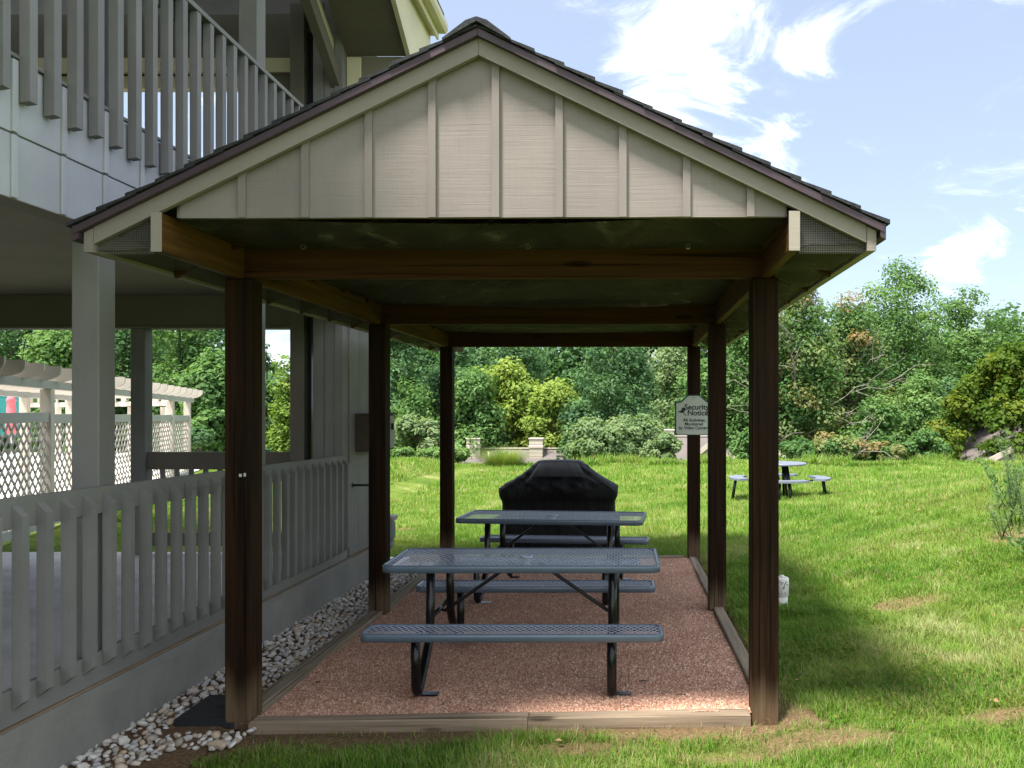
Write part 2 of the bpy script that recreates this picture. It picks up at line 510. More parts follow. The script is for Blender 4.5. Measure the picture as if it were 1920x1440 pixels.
class MB:
    """collects simple solids, builds ONE mesh object"""
    def __init__(self): self.v, self.f, self.sm = [], [], []

    def add(self, vs, fs, smooth=False):
        o = len(self.v)
        self.v += [tuple(p) for p in vs]
        self.f += [tuple(i + o for i in f) for f in fs]
        self.sm += [smooth] * len(fs)
        return self

    def box(self, x0, x1, y0, y1, z0, z1, c=0.0, top=None, mat=None):
        """box, edges chamfered by c; top = z shift of the far-y end (a sloping run)"""
        if x0 > x1: x0, x1 = x1, x0
        if y0 > y1: y0, y1 = y1, y0
        if z0 > z1: z0, z1 = z1, z0
        if c <= 0:
            vs = [(x, y, z) for z in (z0, z1) for y in (y0, y1) for x in (x0, x1)]
            fs = [(0, 2, 3, 1), (4, 5, 7, 6), (0, 1, 5, 4), (2, 6, 7, 3), (0, 4, 6, 2), (1, 3, 7, 5)]
        else:
            c = min(c, (x1 - x0) * .4, (y1 - y0) * .4, (z1 - z0) * .4)
            idx, vs = {}, []
            for sx in (0, 1):
                for sy in (0, 1):
                    for sz in (0, 1):
                        X, Y, Z = (x0, x1)[sx], (y0, y1)[sy], (z0, z1)[sz]
                        ix, iy, iz = (c, -c)[sx], (c, -c)[sy], (c, -c)[sz]
                        for a, p in (('x', (X, Y + iy, Z + iz)), ('y', (X + ix, Y, Z + iz)), ('z', (X + ix, Y + iy, Z))):
                            idx[(sx, sy, sz, a)] = len(vs); vs.append(p)
            g = lambda *k: idx[k]
            fs = []
            for s in (0, 1):
                q = [g(s, 0, 0, 'x'), g(s, 1, 0, 'x'), g(s, 1, 1, 'x'), g(s, 0, 1, 'x')]; fs.append(tuple(q if s else q[::-1]))
                q = [g(0, s, 0, 'y'), g(0, s, 1, 'y'), g(1, s, 1, 'y'), g(1, s, 0, 'y')]; fs.append(tuple(q if s else q[::-1]))
                q = [g(0, 0, s, 'z'), g(1, 0, s, 'z'), g(1, 1, s, 'z'), g(0, 1, s, 'z')]; fs.append(tuple(q if s else q[::-1]))
            for a in (0, 1):
                for b in (0, 1):
                    fs.append((g(0, a, b, 'y'), g(1, a, b, 'y'), g(1, a, b, 'z'), g(0, a, b, 'z')))
                    fs.append((g(a, 0, b, 'x'), g(a, 1, b, 'x'), g(a, 1, b, 'z'), g(a, 0, b, 'z')))
                    fs.append((g(a, b, 0, 'x'), g(a, b, 1, 'x'), g(a, b, 1, 'y'), g(a, b, 0, 'y')))
                    for d in (0, 1):
                        fs.append((g(a, b, d, 'x'), g(a, b, d, 'y'), g(a, b, d, 'z')))
        if top is not None:
            vs = [(x, y, z + top * (y - y0) / (y1 - y0)) for x, y, z in vs]
        if mat is not None: vs = [tuple(mat @ Vector(p)) for p in vs]
        return self.add(vs, fs)

    def prism(self, poly, axis, a, b):
        """poly in the two other axes (in order), extruded along axis from a to b"""
        n = len(poly)
        def P(p, t):
            return {'x': (t, p[0], p[1]), 'y': (p[0], t, p[1]), 'z': (p[0], p[1], t)}[axis]
        vs = [P(p, a) for p in poly] + [P(p, b) for p in poly]
        fs = [tuple(range(n - 1, -1, -1)), tuple(range(n, 2 * n))]
        fs += [(i, (i + 1) % n, n + (i + 1) % n, n + i) for i in range(n)]
        return self.add(vs, fs)

    def tube(self, path, r, n=10, cap=True, smooth=True):
        pts = [Vector(p) for p in path]
        rs = r if isinstance(r, (list, tuple)) else [r] * len(pts)
        vs, fs = [], []
        ref = None
        for i, p in enumerate(pts):
            d = (pts[min(i + 1, len(pts) - 1)] - pts[max(i - 1, 0)]).normalized()
            if ref is None:
                ref = Vector((0, 0, 1)) if abs(d.z) < 0.9 else Vector((1, 0, 0))
            u = (ref - d * ref.dot(d)).normalized(); w = d.cross(u); ref = u
            for k in range(n):
                a = 2 * math.pi * k / n
                vs.append(p + (u * math.cos(a) + w * math.sin(a)) * rs[i])
        for i in range(len(pts) - 1):
            for k in range(n):
                fs.append((i * n + k, i * n + (k + 1) % n, (i + 1) * n + (k + 1) % n, (i + 1) * n + k))
        o = len(self.f)
        self.add(vs, fs, smooth)
        if cap:
            m = len(self.v) - len(vs)
            self.f.append(tuple(m + k for k in range(n - 1, -1, -1))); self.sm.append(False)
            e = m + (len(pts) - 1) * n
            self.f.append(tuple(e + k for k in range(n))); self.sm.append(False)
        return self

    def bar(self, a, b, w, t, up=(0, 0, 1)):
        """rectangular bar from a to b, w wide (across up), t thick (along up)"""
        a, b = Vector(a), Vector(b)
        d = (b - a).normalized(); u = Vector(up); u = (u - d * u.dot(d)).normalized(); s = d.cross(u)
        vs = [p + s * (sx * w / 2) + u * (sz * t / 2) for p in (a, b) for sx, sz in ((-1, -1), (1, -1), (1, 1), (-1, 1))]
        return self.add(vs, [(0, 1, 2, 3), (7, 6, 5, 4), (0, 4, 5, 1), (1, 5, 6, 2), (2, 6, 7, 3), (3, 7, 4, 0)])

    def mesh(self, name, off=(0, 0, 0)):
        me = bpy.data.meshes.new(name)
        ox, oy, oz = off
        me.from_pydata([(x - ox, y - oy, z - oz) for x, y, z in self.v], [], self.f)
        me.polygons.foreach_set('use_smooth', self.sm)
        bm = bmesh.new(); bm.from_mesh(me)
        bmesh.ops.recalc_face_normals(bm, faces=bm.faces)
        bm.to_mesh(me); bm.free()
        me.update()
        return me

    def build(self, name, mat, parent=None, **kw):
        off = ORIGIN.get(parent, (0, 0, 0)) if parent is not None else (0, 0, 0)
        return link(name, self.mesh(name, off), mat, parent, **kw)


ORIGIN = {}


def link(name, me, mat, parent=None, loc=None, **kw):
    if mat is not None and not me.materials: me.materials.append(mat)
    o = bpy.data.objects.new(name, me)
    COL.objects.link(o)
    if parent is not None:
        o.parent = parent
        ORIGIN[o] = ORIGIN.get(parent, (0, 0, 0))
    if loc is not None: o.location = loc
    for k, v in kw.items(): o[k] = v
    return o


def thing(name, label, cat, loc=(0, 0, 0), group=None, rz=0.0):
    o = bpy.data.objects.new(name, None)
    o.empty_display_size = 0.2
    COL.objects.link(o)
    o.location = loc; o.rotation_euler = (0, 0, rz)
    o['label'] = label; o['category'] = cat
    if group: o['group'] = group
    ORIGIN[o] = tuple(loc)
    return o


def tag(o, label, cat, group=None):
    o['label'] = label; o['category'] = cat
    if group: o['group'] = group
    return o


def at(px, py, y):
    """the world point that photo pixel (px,py) sees at depth y"""
    return Vector(((px - VX) * y / F, y, CZ - (py - VY) * y / F))


# ------------------------------------------------------------------ terrain
def sstep(a, b, x):
    t = np.clip((np.asarray(x, float) - a) / (b - a), 0, 1)
    return t * t * (3 - 2 * t)


def vnoise(x, y, seed=0):
    """cheap smooth value noise"""
    def h(i, j):
        v = np.sin(i * 127.1 + j * 311.7 + seed * 74.7) * 43758.5453
        return v - np.floor(v)
    xi, yi = np.floor(x), np.floor(y)
    fx, fy = x - xi, y - yi
    fx, fy = fx * fx * (3 - 2 * fx), fy * fy * (3 - 2 * fy)
    a = h(xi, yi) * (1 - fx) + h(xi + 1, yi) * fx
    b = h(xi, yi + 1) * (1 - fx) + h(xi + 1, yi + 1) * fx
    return a * (1 - fy) + b * fy


EDGE = 33.0


def pad_z(x, y):
    return -0.0165 * (y - 5.0) + 0.016 * (x + 0.2)


def ground_z(x, y):
    x, y = np.asarray(x, float), np.asarray(y, float)
    z = -0.055 - 0.0165 * (y - 6.0) + 0.014 * np.clip(x, -6, 2)
    z = z + 0.05 * sstep(0.4, 1.6, x) * (1 - sstep(11, 16, y))
    bank = 0.16 * np.clip(x - 1.9, 0, None) ** 1.25
    z = z + np.minimum(bank, 1.5) * (1 - sstep(9, 23, y))
    z = z + (vnoise(x * 1.1, y * 1.1, 3) - .5) * 0.05 * sstep(1.2, 2.5, x) + (vnoise(x * .35, y * .35, 5) - .5) * 0.12 * sstep(11, 16, y)
    drop = np.clip(y - EDGE - 1.0, 0, None)
    z = z - np.minimum(0.22 * drop, 6.5)
    z = z + 0.05 * np.clip(y - 120, 0, None)
    # keep the sheet below the paved patio and the gravel bed
    inpad = (x > -2.3) & (x < 0.93) & (y > 4.70) & (y < 10.25)
    z = np.where(inpad, np.minimum(z, pad_z(x, y) - 0.06), z)
    inpat = (x < -2.86) & (y < 8.95)
    z = np.where(inpat, np.minimum(z, 0.02), z)
    # the level the pergola stands on
    lift = sstep(-5.6, -6.6, x) * sstep(8.5, 9.3, y) * (1 - sstep(26, 33, y))
    z = z * (1 - lift) + 0.12 * lift
    return z


def soil_mask(x, y):
    x, y = np.asarray(x, float), np.asarray(y, float)
    n = vnoise(x * 3.1, y * 3.1, 9) * .6 + vnoise(x * 9, y * 9, 12) * .4
    s = np.zeros_like(x)
    strip = (x < -2.06 + (n - .5) * .5) & (x > -2.9) & (y < 11.5)
    s = np.where(strip, 1.0, s)
    front = sstep(4.36, 4.62, y + (n - .5) * .38) * (y < 4.9) * (x > -2.6) * (x < 1.1)
    s = np.maximum(s, front * 0.95)
    rightstrip = sstep(1.06, .9, x + (n - .5) * .16) * (y > 4.6) * (y < 10.3) * (x > .8)
    s = np.maximum(s, rightstrip * .8)
    backstrip = sstep(10.45, 10.2, y + (n - .5) * .2) * (y > 10.1) * (x > -2.3) * (x < 1)
    s = np.maximum(s, backstrip * .6)
    # thin dry patches in the lawn
    for (cx, cy, rx, ry) in ((4.15, 8.6, .32, .5), (2.05, 4.55, .22, .12), (1.0, 4.35, .5, .16), (.55, 4.2, .35, .1), (-.2, 4.34, .4, .1), (2.45, 7.1, .35, .28), (5.0, 17.0, 1.6, .22), (6.9, 17.4, .8, .2), (4.6, 15.2, .35, .12), (5.4, 15.3, .5, .14), (-4.2, 13.6, 1.0, .35), (5.4, 20.6, 1.1, .25), (-4.4, 18.4, .8, .3), (11.2, 22, 1.5, .5)):
        d = ((x - cx) / rx) ** 2 + ((y - cy) / ry) ** 2
        s = np.maximum(s, (1 - sstep(.3, 1.3, d + (n - .5) * 1.2)) * .85)
    return np.clip(s, 0, 1)


def make_ground():
    xs = np.concatenate([[-700, -420, -250, -150, -90, -60], np.arange(-44, -5, 1.0), np.arange(-5, 7.0, .1), np.arange(7, 24, .6), [26, 30, 38, 50, 70, 100, 160, 260, 420, 700]])
    ys = np.concatenate([[-200, -90, -40, -18, -9, -4, -1], np.arange(1, 12, .1), np.arange(12, 36, .35), np.arange(36, 80, 2.0), [84, 90, 100, 120, 160, 240, 400, 700]])
    X, Y = np.meshgrid(xs, ys)
    Z = ground_z(X, Y)
    V = np.stack([X.ravel(), Y.ravel(), Z.ravel()], 1)
    nx, ny = len(xs), len(ys)
    i = np.arange(ny - 1)[:, None] * nx + np.arange(nx - 1)[None, :]
    q = np.stack([i, i + 1, i + nx + 1, i + nx], -1).reshape(-1, 4)
    me = np_mesh('lawn', V, quads=q, smooth=True)
    a = me.attributes.new('soil', 'FLOAT', 'POINT')
    a.data.foreach_set('value', soil_mask(X.ravel(), Y.ravel()).astype(np.float32))
    o = link('lawn', me, M['ground'])
    o['kind'] = 'structure'


make_ground()


def sheet(name, x0, x1, y0, y1, zf, nx, ny, mat, kind='structure', parent=None):
    xs, ys = np.linspace(x0, x1, nx), np.linspace(y0, y1, ny)
    X, Y = np.meshgrid(xs, ys)
    V = np.stack([X.ravel(), Y.ravel(), zf(X, Y).ravel()], 1)
    i = np.arange(ny - 1)[:, None] * nx + np.arange(nx - 1)[None, :]
    q = np.stack([i, i + 1, i + nx + 1, i + nx], -1).reshape(-1, 4)
    if parent is not None: V = V - np.array(ORIGIN[parent])
    o = link(name, np_mesh(name, V, quads=q, smooth=True), mat, parent)
    if kind: o['kind'] = kind
    return o


# gravel bed of the pavilion
def gravel_z(x, y):
    return pad_z(x, y) + (vnoise(x * 2.2, y * 2.2, 21) - .5) * .034 + (vnoise(x * 7, y * 7, 22) - .5) * .008


sheet('gravel_bed', -2.20, 0.83, 4.74, 10.18, gravel_z, 90, 150, M['gravel'])


def make_chips():
    n = 52000
    y = 4.80 + (RNG.random(n) ** 1.7) * 5.3
    x = -2.14 + RNG.random(n) * 2.92
    z = gravel_z(x, y)
    s = 0.0045 + RNG.random(n) ** 2 * 0.0065
    base = np.array([[1, 0, -.4], [-.6, .8, -.3], [-.5, -.9, -.35], [.1, .05, .75]])
    a = RNG.random(n) * 6.283
    ca, sa = np.cos(a), np.sin(a)
    st = 0.7 + RNG.random(n) * 0.7
    V = np.empty((n, 4, 3))
    for k in range(4):
        bx, by, bz = base[k]
        bx = bx * st
        V[:, k, 0] = x + (bx * ca - by * sa) * s
        V[:, k, 1] = y + (bx * sa + by * ca) * s
        V[:, k, 2] = z + bz * s + .002
    i = np.arange(n)[:, None] * 4
    T = np.concatenate([i + np.array([[0, 1, 3]]), i + np.array([[1, 2, 3]]), i + np.array([[2, 0, 3]])])
    o = link('gravel', np_mesh('gravel', V.reshape(-1, 3), tris=T), M['chip'])
    o['kind'] = 'stuff'


make_chips()


# river stones between the wall and the timber edging
def stone_strip():
    st = sheet('stone_strip', -2.86, -2.20, 2.6, 10.3, lambda x, y: ground_z(x, y) + .012, 12, 90, M['ground'])
    a = st.data.attributes.new('soil', 'FLOAT', 'POINT')
    a.data.foreach_set('value', np.ones(len(st.data.vertices), np.float32))
    protos = []
    for k in range(9):
        bm = bmesh.new()
        bmesh.ops.create_icosphere(bm, subdivisions=1, radius=1.0)
        rr = random.Random(k)
        sx, sy, sz = rr.uniform(.8, 1.25), rr.uniform(.6, .9), rr.uniform(.42, .65)
        for v in bm.verts:
            j = 1 + rr.uniform(-.17, .17)
            v.co = Vector((v.co.x * sx * j, v.co.y * sy * j, v.co.z * sz * j))
        for f in bm.faces: f.smooth = (k % 2 == 0)
        me = bpy.data.meshes.new('stone'); bm.to_mesh(me); bm.free()
        me.materials.append(M['stone'])
        protos.append(me)
    pts = []
    rr = random.Random(5)
    for _ in range(16000):
        y = 3.9 + rr.random() ** 1.35 * 6.3
        x = -2.84 + rr.random() * .62
        if y < 4.72: x = -2.84 + rr.random() * (.75 if y > 4.4 else .62 * max(.25, (y - 3.5) / 1.2))
        elif x > -2.22 - .0: continue
        if -2.60 < x < -2.1 and 4.62 < y < 5.16: continue
        r = rr.uniform(.016, .036) * (1.0 if rr.random() < .93 else 1.4)
        pts.append((x, y, r))
    grid, keep = {}, []
    for (x, y, r) in pts:
        c = (int(x / .09), int(y / .09))
        ok = True
        for i in (-1, 0, 1):
            for j in (-1, 0, 1):
                for (a, b, q) in grid.get((c[0] + i, c[1] + j), ()):
                    if (a - x) ** 2 + (b - y) ** 2 < ((r + q) * .80) ** 2: ok = False
        if ok:
            grid.setdefault(c, []).append((x, y, r)); keep.append((x, y, r))
    keep.sort(key=lambda p: p[1] - p[2] * 40)
    vs, fs, o = [], [], 0
    for n, (x, y, r) in enumerate(keep):
        me = protos[n % 9]
        z = float(ground_z(x, y)) + .012 + r * rr.uniform(.15, .5)
        rot = Euler((rr.uniform(-.5, .5), rr.uniform(-.5, .5), rr.uniform(0, 6.28)))
        if n < 290:
            s = bpy.data.objects.new('stone', me); COL.objects.link(s)
            s.parent = st; s.location = (x, y, z); s.rotation_euler = rot; s.scale = (r, r, r)
        else:
            m = Matrix.Translation((x, y, z)) @ rot.to_matrix().to_4x4() @ Matrix.Scale(r, 4)
            vs += [m @ v.co for v in me.vertices]
            fs += [tuple(i + o for i in p.vertices) for p in me.polygons]
            o = len(vs)
    me = bpy.data.meshes.new('small_stones'); me.from_pydata([tuple(v) for v in vs], [], fs); me.update()
    link('small_stones', me, M['stone'], st, kind='stuff')
    # one brown rock against the timber, one pale rock on the soil
    for nm, x, y, r, lab in (('rock', -2.27, 6.05, .075, 'brown rounded rock lying against the left timber edging'), ('rock', -2.17, 4.42, .055, 'pale flat rock on bare soil in front of the left front post')):
        me2 = protos[3].copy(); me2.materials.clear()
        me2.materials.append(plain('brown_rock', (.20, .115, .06) if r > .06 else (.42, .33, .24), .85, var=.3, bump=.5))
        s = link('rock', me2, None, loc=(x, y, float(ground_z(x, y)) + .03)); s.scale = (r * 1.2, r, r * .9)
        tag(s, lab, 'rock')


stone_strip()

# ------------------------------------------------------------------ picnic pavilion
YF, YM, YB = 4.73, 7.33, 10.07         # front faces of the three rows of posts
PW = 0.152
YG, YE = 3.92, 11.02                    # gable planes
XL, XR = -2.29, 0.735                   # left edges of the left and right posts
XC, HALF, SL = -0.68, 1.88, 0.487
ZB0, ZB1 = 2.515, 2.70                  # beams
ZRK = 3.445                             # underside of the rake boards at the apex


def rk(x, dz=0.0): return ZRK + dz - SL * abs(x - XC)


def make_pavilion():
    t = thing('picnic_pavilion', 'open timber picnic shelter with a tan gabled front over two metal tables', 'pavilion', (-0.71, YF, 0), rz=-0.009)
    for y in (YF, YM, YB):
        for x in (XL, XR):
            gz = -.25
            p = MB().box(x, x + PW, y, y + PW, gz, ZB0 - .001, .006).build('post', M['post'], t)
            if y == YF and x == XL:
                mb = MB().box(-2.205, -2.190, y - .003, y + .001, 1.375, 1.392).box(-2.178, -2.166, y - .003, y + .001, 1.377, 1.397)
                mb.build('paper_scrap', M['sign_face'], p)
    for i, y in enumerate((YF, YM, YB)):
        b = MB().box(XL + .09, XR + .06, y + .035, y + .085, ZB0 + .003, ZB1, .004).build('cross_beam', M['beam_x'], t)
        if i == 0:
            for px, py in ((567, 462), (990, 462), (1290, 463)):
                p = at(px, py, y + .028)
                mb = MB()
                mb.tube([(p.x + .012 * math.cos(a), p.y, p.z + .012 * math.sin(a)) for a in [k * math.pi / 5 for k in range(11)]], .0045, 6, cap=False)
                mb.build('eye_screw', M['steel'], b)
    for x in (XL + .05, XR + .055):
        b = MB().box(x, x + .05, YG, YE, ZB0, ZB1, .004).build('side_beam', M['beam_y'], t)
        MB().box(x - .001, x + .051, YG - .003, YG - .0005, ZB0 - .001, ZB1 + .001).build('beam_end', M['end_grain'], b)
    p = at(374, 437, 4.35)
    # gables
    yb = YG + .055
    for yy, nm in ((YG + .06, 'gable_wall'), (YE - .10, 'gable_wall')):
        x0, x1 = XC - 1.5, XC + 1.5
        g = MB().prism([(x0 + .03, 2.688), (x1 - .03, 2.688), (x1 - .03, rk(x1) + .03), (XC, rk(XC) + .03), (x0 + .03, rk(x0) + .03)], 'y', yy, yy + .03).build(nm, M['deck'] if yy > 8 else M['siding'], t)
        if yy > 8: continue
        cs = [-0.605 + .3045 * k for k in range(-5, 6)]
        edges = [XC - 1.455] + [c for c in cs if XC - 1.42 < c < XC + 1.44] + [XC + 1.465]
        for a, b in zip(edges[:-1], edges[1:]):
            a2, b2 = a + .004, b - .004
            top = [(b2, rk(b2) + .03)] + ([(XC, rk(XC) + .03)] if a2 < XC < b2 else []) + [(a2, rk(a2) + .03)]
            MB().prism([(a2, 2.686 + random.uniform(-.002, .002)), (b2, 2.686 + random.uniform(-.002, .002))] + top, 'y', YG + .048 + random.uniform(-.0015, .0015), YG + .0598).build('siding_panel', M['siding'], g)
        for c in edges[1:-1]:
            MB().prism([(c - .018, 2.683), (c + .018, 2.683), (c + .018, rk(c + .018) + .03), (c - .018, rk(c - .018) + .03)], 'y', YG + .030, YG + .0465).build('batten', M['batten'], g)
    # rake boards, fascia, drip edges
    for yy, d in ((YG, .028), (YE - .028, .028)):
        for s in (-1, 1):
            xe = XC + s * (HALF - .045)
            MB().prism([(XC + s * .0008, rk(XC)), (xe, rk(xe)), (xe, rk(xe, .0835)), (XC + s * .0008, rk(XC, .0835))], 'y', yy, yy + d).build('rake_board', M['trim'], t)
    for s in (-1, 1):
        x0, x1 = XC + s * (HALF - .043), XC + s * HALF
        f = MB().prism([(x0, 2.512), (x1, 2.512), (x1, rk(x1, .076)), (x0, rk(x0, .076))], 'y', YG - .004, YE + .004).build('fascia', M['trim'], t)
    # roof: deck, drip edges, shingles
    def slope_pts(s, d0, d1, z0, z1):
        """cross-section of a layer between distances d0,d1 from the ridge (horizontal) and offsets z0,z1"""
        return [(XC + s * d0, rk(XC + s * d0, z0)), (XC + s * d1, rk(XC + s * d1, z0)), (XC + s * d1, rk(XC + s * d1, z1)), (XC + s * d0, rk(XC + s * d0, z1))]
    mb = MB()
    for s in (-1, 1): mb.prism(slope_pts(s, .0, HALF + .012, .0845, .108), 'y', YG + .002, YE - .002)
    roof = mb.build('roof', M['deck'], t)
    for s in (-1, 1):
        MB().prism(slope_pts(s, 0.001, HALF + .03, .079, .113), 'y', YG - .034, YG - .0015).build('drip_edge', M['drip'], t)
        MB().prism(slope_pts(s, 0.001, HALF + .03, .079, .113), 'y', YE + .0015, YE + .034).build('drip_edge', M['drip'], t)
        xe = XC + s * (HALF + .012)
        MB().prism([(xe, rk(xe, .05)), (xe + s * .026, rk(xe, .036)), (xe + s * .026, rk(xe, .109)), (xe, rk(xe, .111))], 'y', YG - .03, YE + .03).build('drip_edge', M['drip'], t)
    ncourse = 14
    step = (HALF + .055) / ncourse
    L = 1.03
    rr = random.Random(3)
    for s in (-1, 1):
        for k in range(ncourse):
            d1 = (k + 1) * step
            d0 = max(0.0, d1 - step * 1.35)
            y = YG - .045 - (k % 3) * .33
            yend = YE + .045
            while y < yend - .01:
                ya, yb_ = max(y, YG - .045), min(y + L - .008, yend)
                if yb_ - ya > .05:
                    j = rr.uniform(-.006, .006); lift = rr.uniform(.024, .034)
                    pts = [(XC + s * d0, rk(XC + s * d0, .115)), (XC + s * (d1 + j), rk(XC + s * (d1 + j), .115 + lift * .35)), (XC + s * (d1 + j), rk(XC + s * (d1 + j), .115 + lift)), (XC + s * d0, rk(XC + s * d0, .124))]
                    e0 = rr.uniform(-.006, .006) if ya == YG - .045 else 0
                    MB().prism(pts, 'y', ya + e0, yb_).build('shingle', M['shingle'], roof)
                y += L
    y = YG - .06
    while y < YE:
        e = min(y + .30, YE + .05)
        z = ZRK + .142 + rr.uniform(-.003, .004)
        MB().prism([(XC - .16, z - .16 * SL - .01), (XC - .05, z - .005), (XC, z + .012), (XC + .05, z - .005), (XC + .16, z - .16 * SL - .01), (XC + .16, z - .16 * SL - .022), (XC, z - .008), (XC - .16, z - .16 * SL - .022)], 'y', y, e - .006).build('ridge_shingle', M['shingle'], roof)
        y += .30
    # rafters above the screen
    for k in range(1, 12):
        y = YG + .1 + k * .585
        mb = MB()
        for s in (-1, 1): mb.prism(slope_pts(s, 0.0 if s > 0 else .0012, HALF - .05, -.055, .0838), 'y', y, y + .038)
        mb.build('rafter', M['beam_x'], t)
    # insect screen under the roof: between the beams and in both eaves
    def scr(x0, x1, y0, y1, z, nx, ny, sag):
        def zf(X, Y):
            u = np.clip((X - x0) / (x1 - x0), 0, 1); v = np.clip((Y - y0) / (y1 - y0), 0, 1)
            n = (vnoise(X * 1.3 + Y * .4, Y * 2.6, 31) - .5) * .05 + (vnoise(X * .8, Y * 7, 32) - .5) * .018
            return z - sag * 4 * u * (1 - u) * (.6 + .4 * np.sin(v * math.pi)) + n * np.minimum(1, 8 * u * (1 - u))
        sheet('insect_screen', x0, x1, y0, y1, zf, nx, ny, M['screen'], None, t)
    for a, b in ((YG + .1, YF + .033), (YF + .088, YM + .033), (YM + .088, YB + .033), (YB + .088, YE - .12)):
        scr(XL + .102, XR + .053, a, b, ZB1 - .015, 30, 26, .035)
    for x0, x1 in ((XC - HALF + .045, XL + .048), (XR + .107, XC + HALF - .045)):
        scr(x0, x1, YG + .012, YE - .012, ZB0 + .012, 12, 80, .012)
    # hardware cloth across the open triangle at each eave end
    for s in (-1, 1):
        xa = (XR + .108) if s > 0 else (XL + .047)
        xb = XC + s * (HALF - .046)
        mb = MB()
        n = 0
        x = min(xa, xb)
        while x < max(xa, xb):
            z1 = rk(x) + .012
            if z1 > ZB0 + .01: mb.box(x, x + .0013, YG + .030, YG + .0312, ZB0 - .01, z1)
            x += .0082
        z = ZB0
        while z < rk(xa):
            d = (ZRK + .012 - z) / SL
            xo = XC + s * min(d, HALF - .046)
            if (xo - xa) * s > 0: mb.box(xa, xo, YG + .0313, YG + .0325, z, z + .0013)
            z += .0082
        mb.build('eave_mesh', M['wire'], t, kind='stuff')
    return t


make_pavilion()


def timber(x0, x1, y0, y1, z0, zfun, mat, label):
    zt = [zfun(x, y) for x, y in ((x0, y0), (x1, y0), (x1, y1), (x0, y1))]
    mb = MB()
    c = .007
    vs = [(x0, y0, z0), (x1, y0, z0), (x1, y1, z0), (x0, y1, z0)]
    vs += [(x, y, z - c) for (x, y), z in zip(((x0, y0), (x1, y0), (x1, y1), (x0, y1)), zt)]
    vs += [(x0 + c, y0 + c, zt[0]), (x1 - c, y0 + c, zt[1]), (x1 - c, y1 - c, zt[2]), (x0 + c, y1 - c, zt[3])]
    fs = [(3, 2, 1, 0)] + [(i, (i + 1) % 4, 4 + (i + 1) % 4, 4 + i) for i in range(4)] + [(4 + i, 4 + (i + 1) % 4, 8 + (i + 1) % 4, 8 + i) for i in range(4)] + [(8, 9, 10, 11)]
    mb.add(vs, fs)
    tag(mb.build('edging_timber', mat), label, 'timber', 'timbers edging the gravel bed')


PZ = lambda x, y: float(pad_z(x, y))
timber(-2.125, -.545, 4.685, 4.79, -.30, lambda x, y: PZ(x, y) + .014, M['timber_x'], 'weathered front edging timber, left length beside the left front post')
timber(-.542, .722, 4.688, 4.79, -.30, lambda x, y: PZ(x, y) + .012, M['timber_x'], 'weathered front edging timber, right length half sunk in soil by the right front post')
timber(-2.245, -2.135, 4.89, 7.325, -.3, lambda x, y: PZ(x, y) + .045, M['timber_y'], 'left edging timber along the stones between front and middle posts')
timber(-2.245, -2.135, 7.49, 10.05, -.3, lambda x, y: PZ(x, y) + .045, M['timber_y'], 'left edging timber along the stones between middle and back posts')
timber(.795, .885, 4.89, 7.325, -.3, lambda x, y: PZ(x, y) + .03, M['timber_y'], 'right edging timber along the lawn between front and middle posts')
timber(.80, .885, 7.49, 10.05, -.3, lambda x, y: PZ(x, y) + .03, M['timber_y'], 'right edging timber along the lawn between middle and back posts')
timber(-2.09, .74, 10.16, 10.25, -.3, lambda x, y: PZ(x, y) + .02, M['timber_x'], 'back edging timber across the far end of the gravel')


# ------------------------------------------------------------------ rectangular picnic tables
def round_rect(hx, hy, r, n=6):
    pts = []
    for cx, cy, a0 in ((hx - r, hy - r, 0), (-hx + r, hy - r, 90), (-hx + r, -hy + r, 180), (hx - r, -hy + r, 270)):
        for k in range(n + 1):
            a = R(a0 + 90 * k / n)
            pts.append((cx + r * math.cos(a), cy + r * math.sin(a)))
    return pts


def clip_line(p, d, hx, hy):
    t0, t1 = -1e9, 1e9
    for a, q, h in ((d[0], p[0], hx), (d[1], p[1], hy)):
        if abs(a) < 1e-9:
            if abs(q) > h: return None
            continue
        u, v = sorted(((-h - q) / a, (h - q) / a))
        t0, t1 = max(t0, u), min(t1, v)
    return (t0, t1) if t1 - t0 > .01 else None


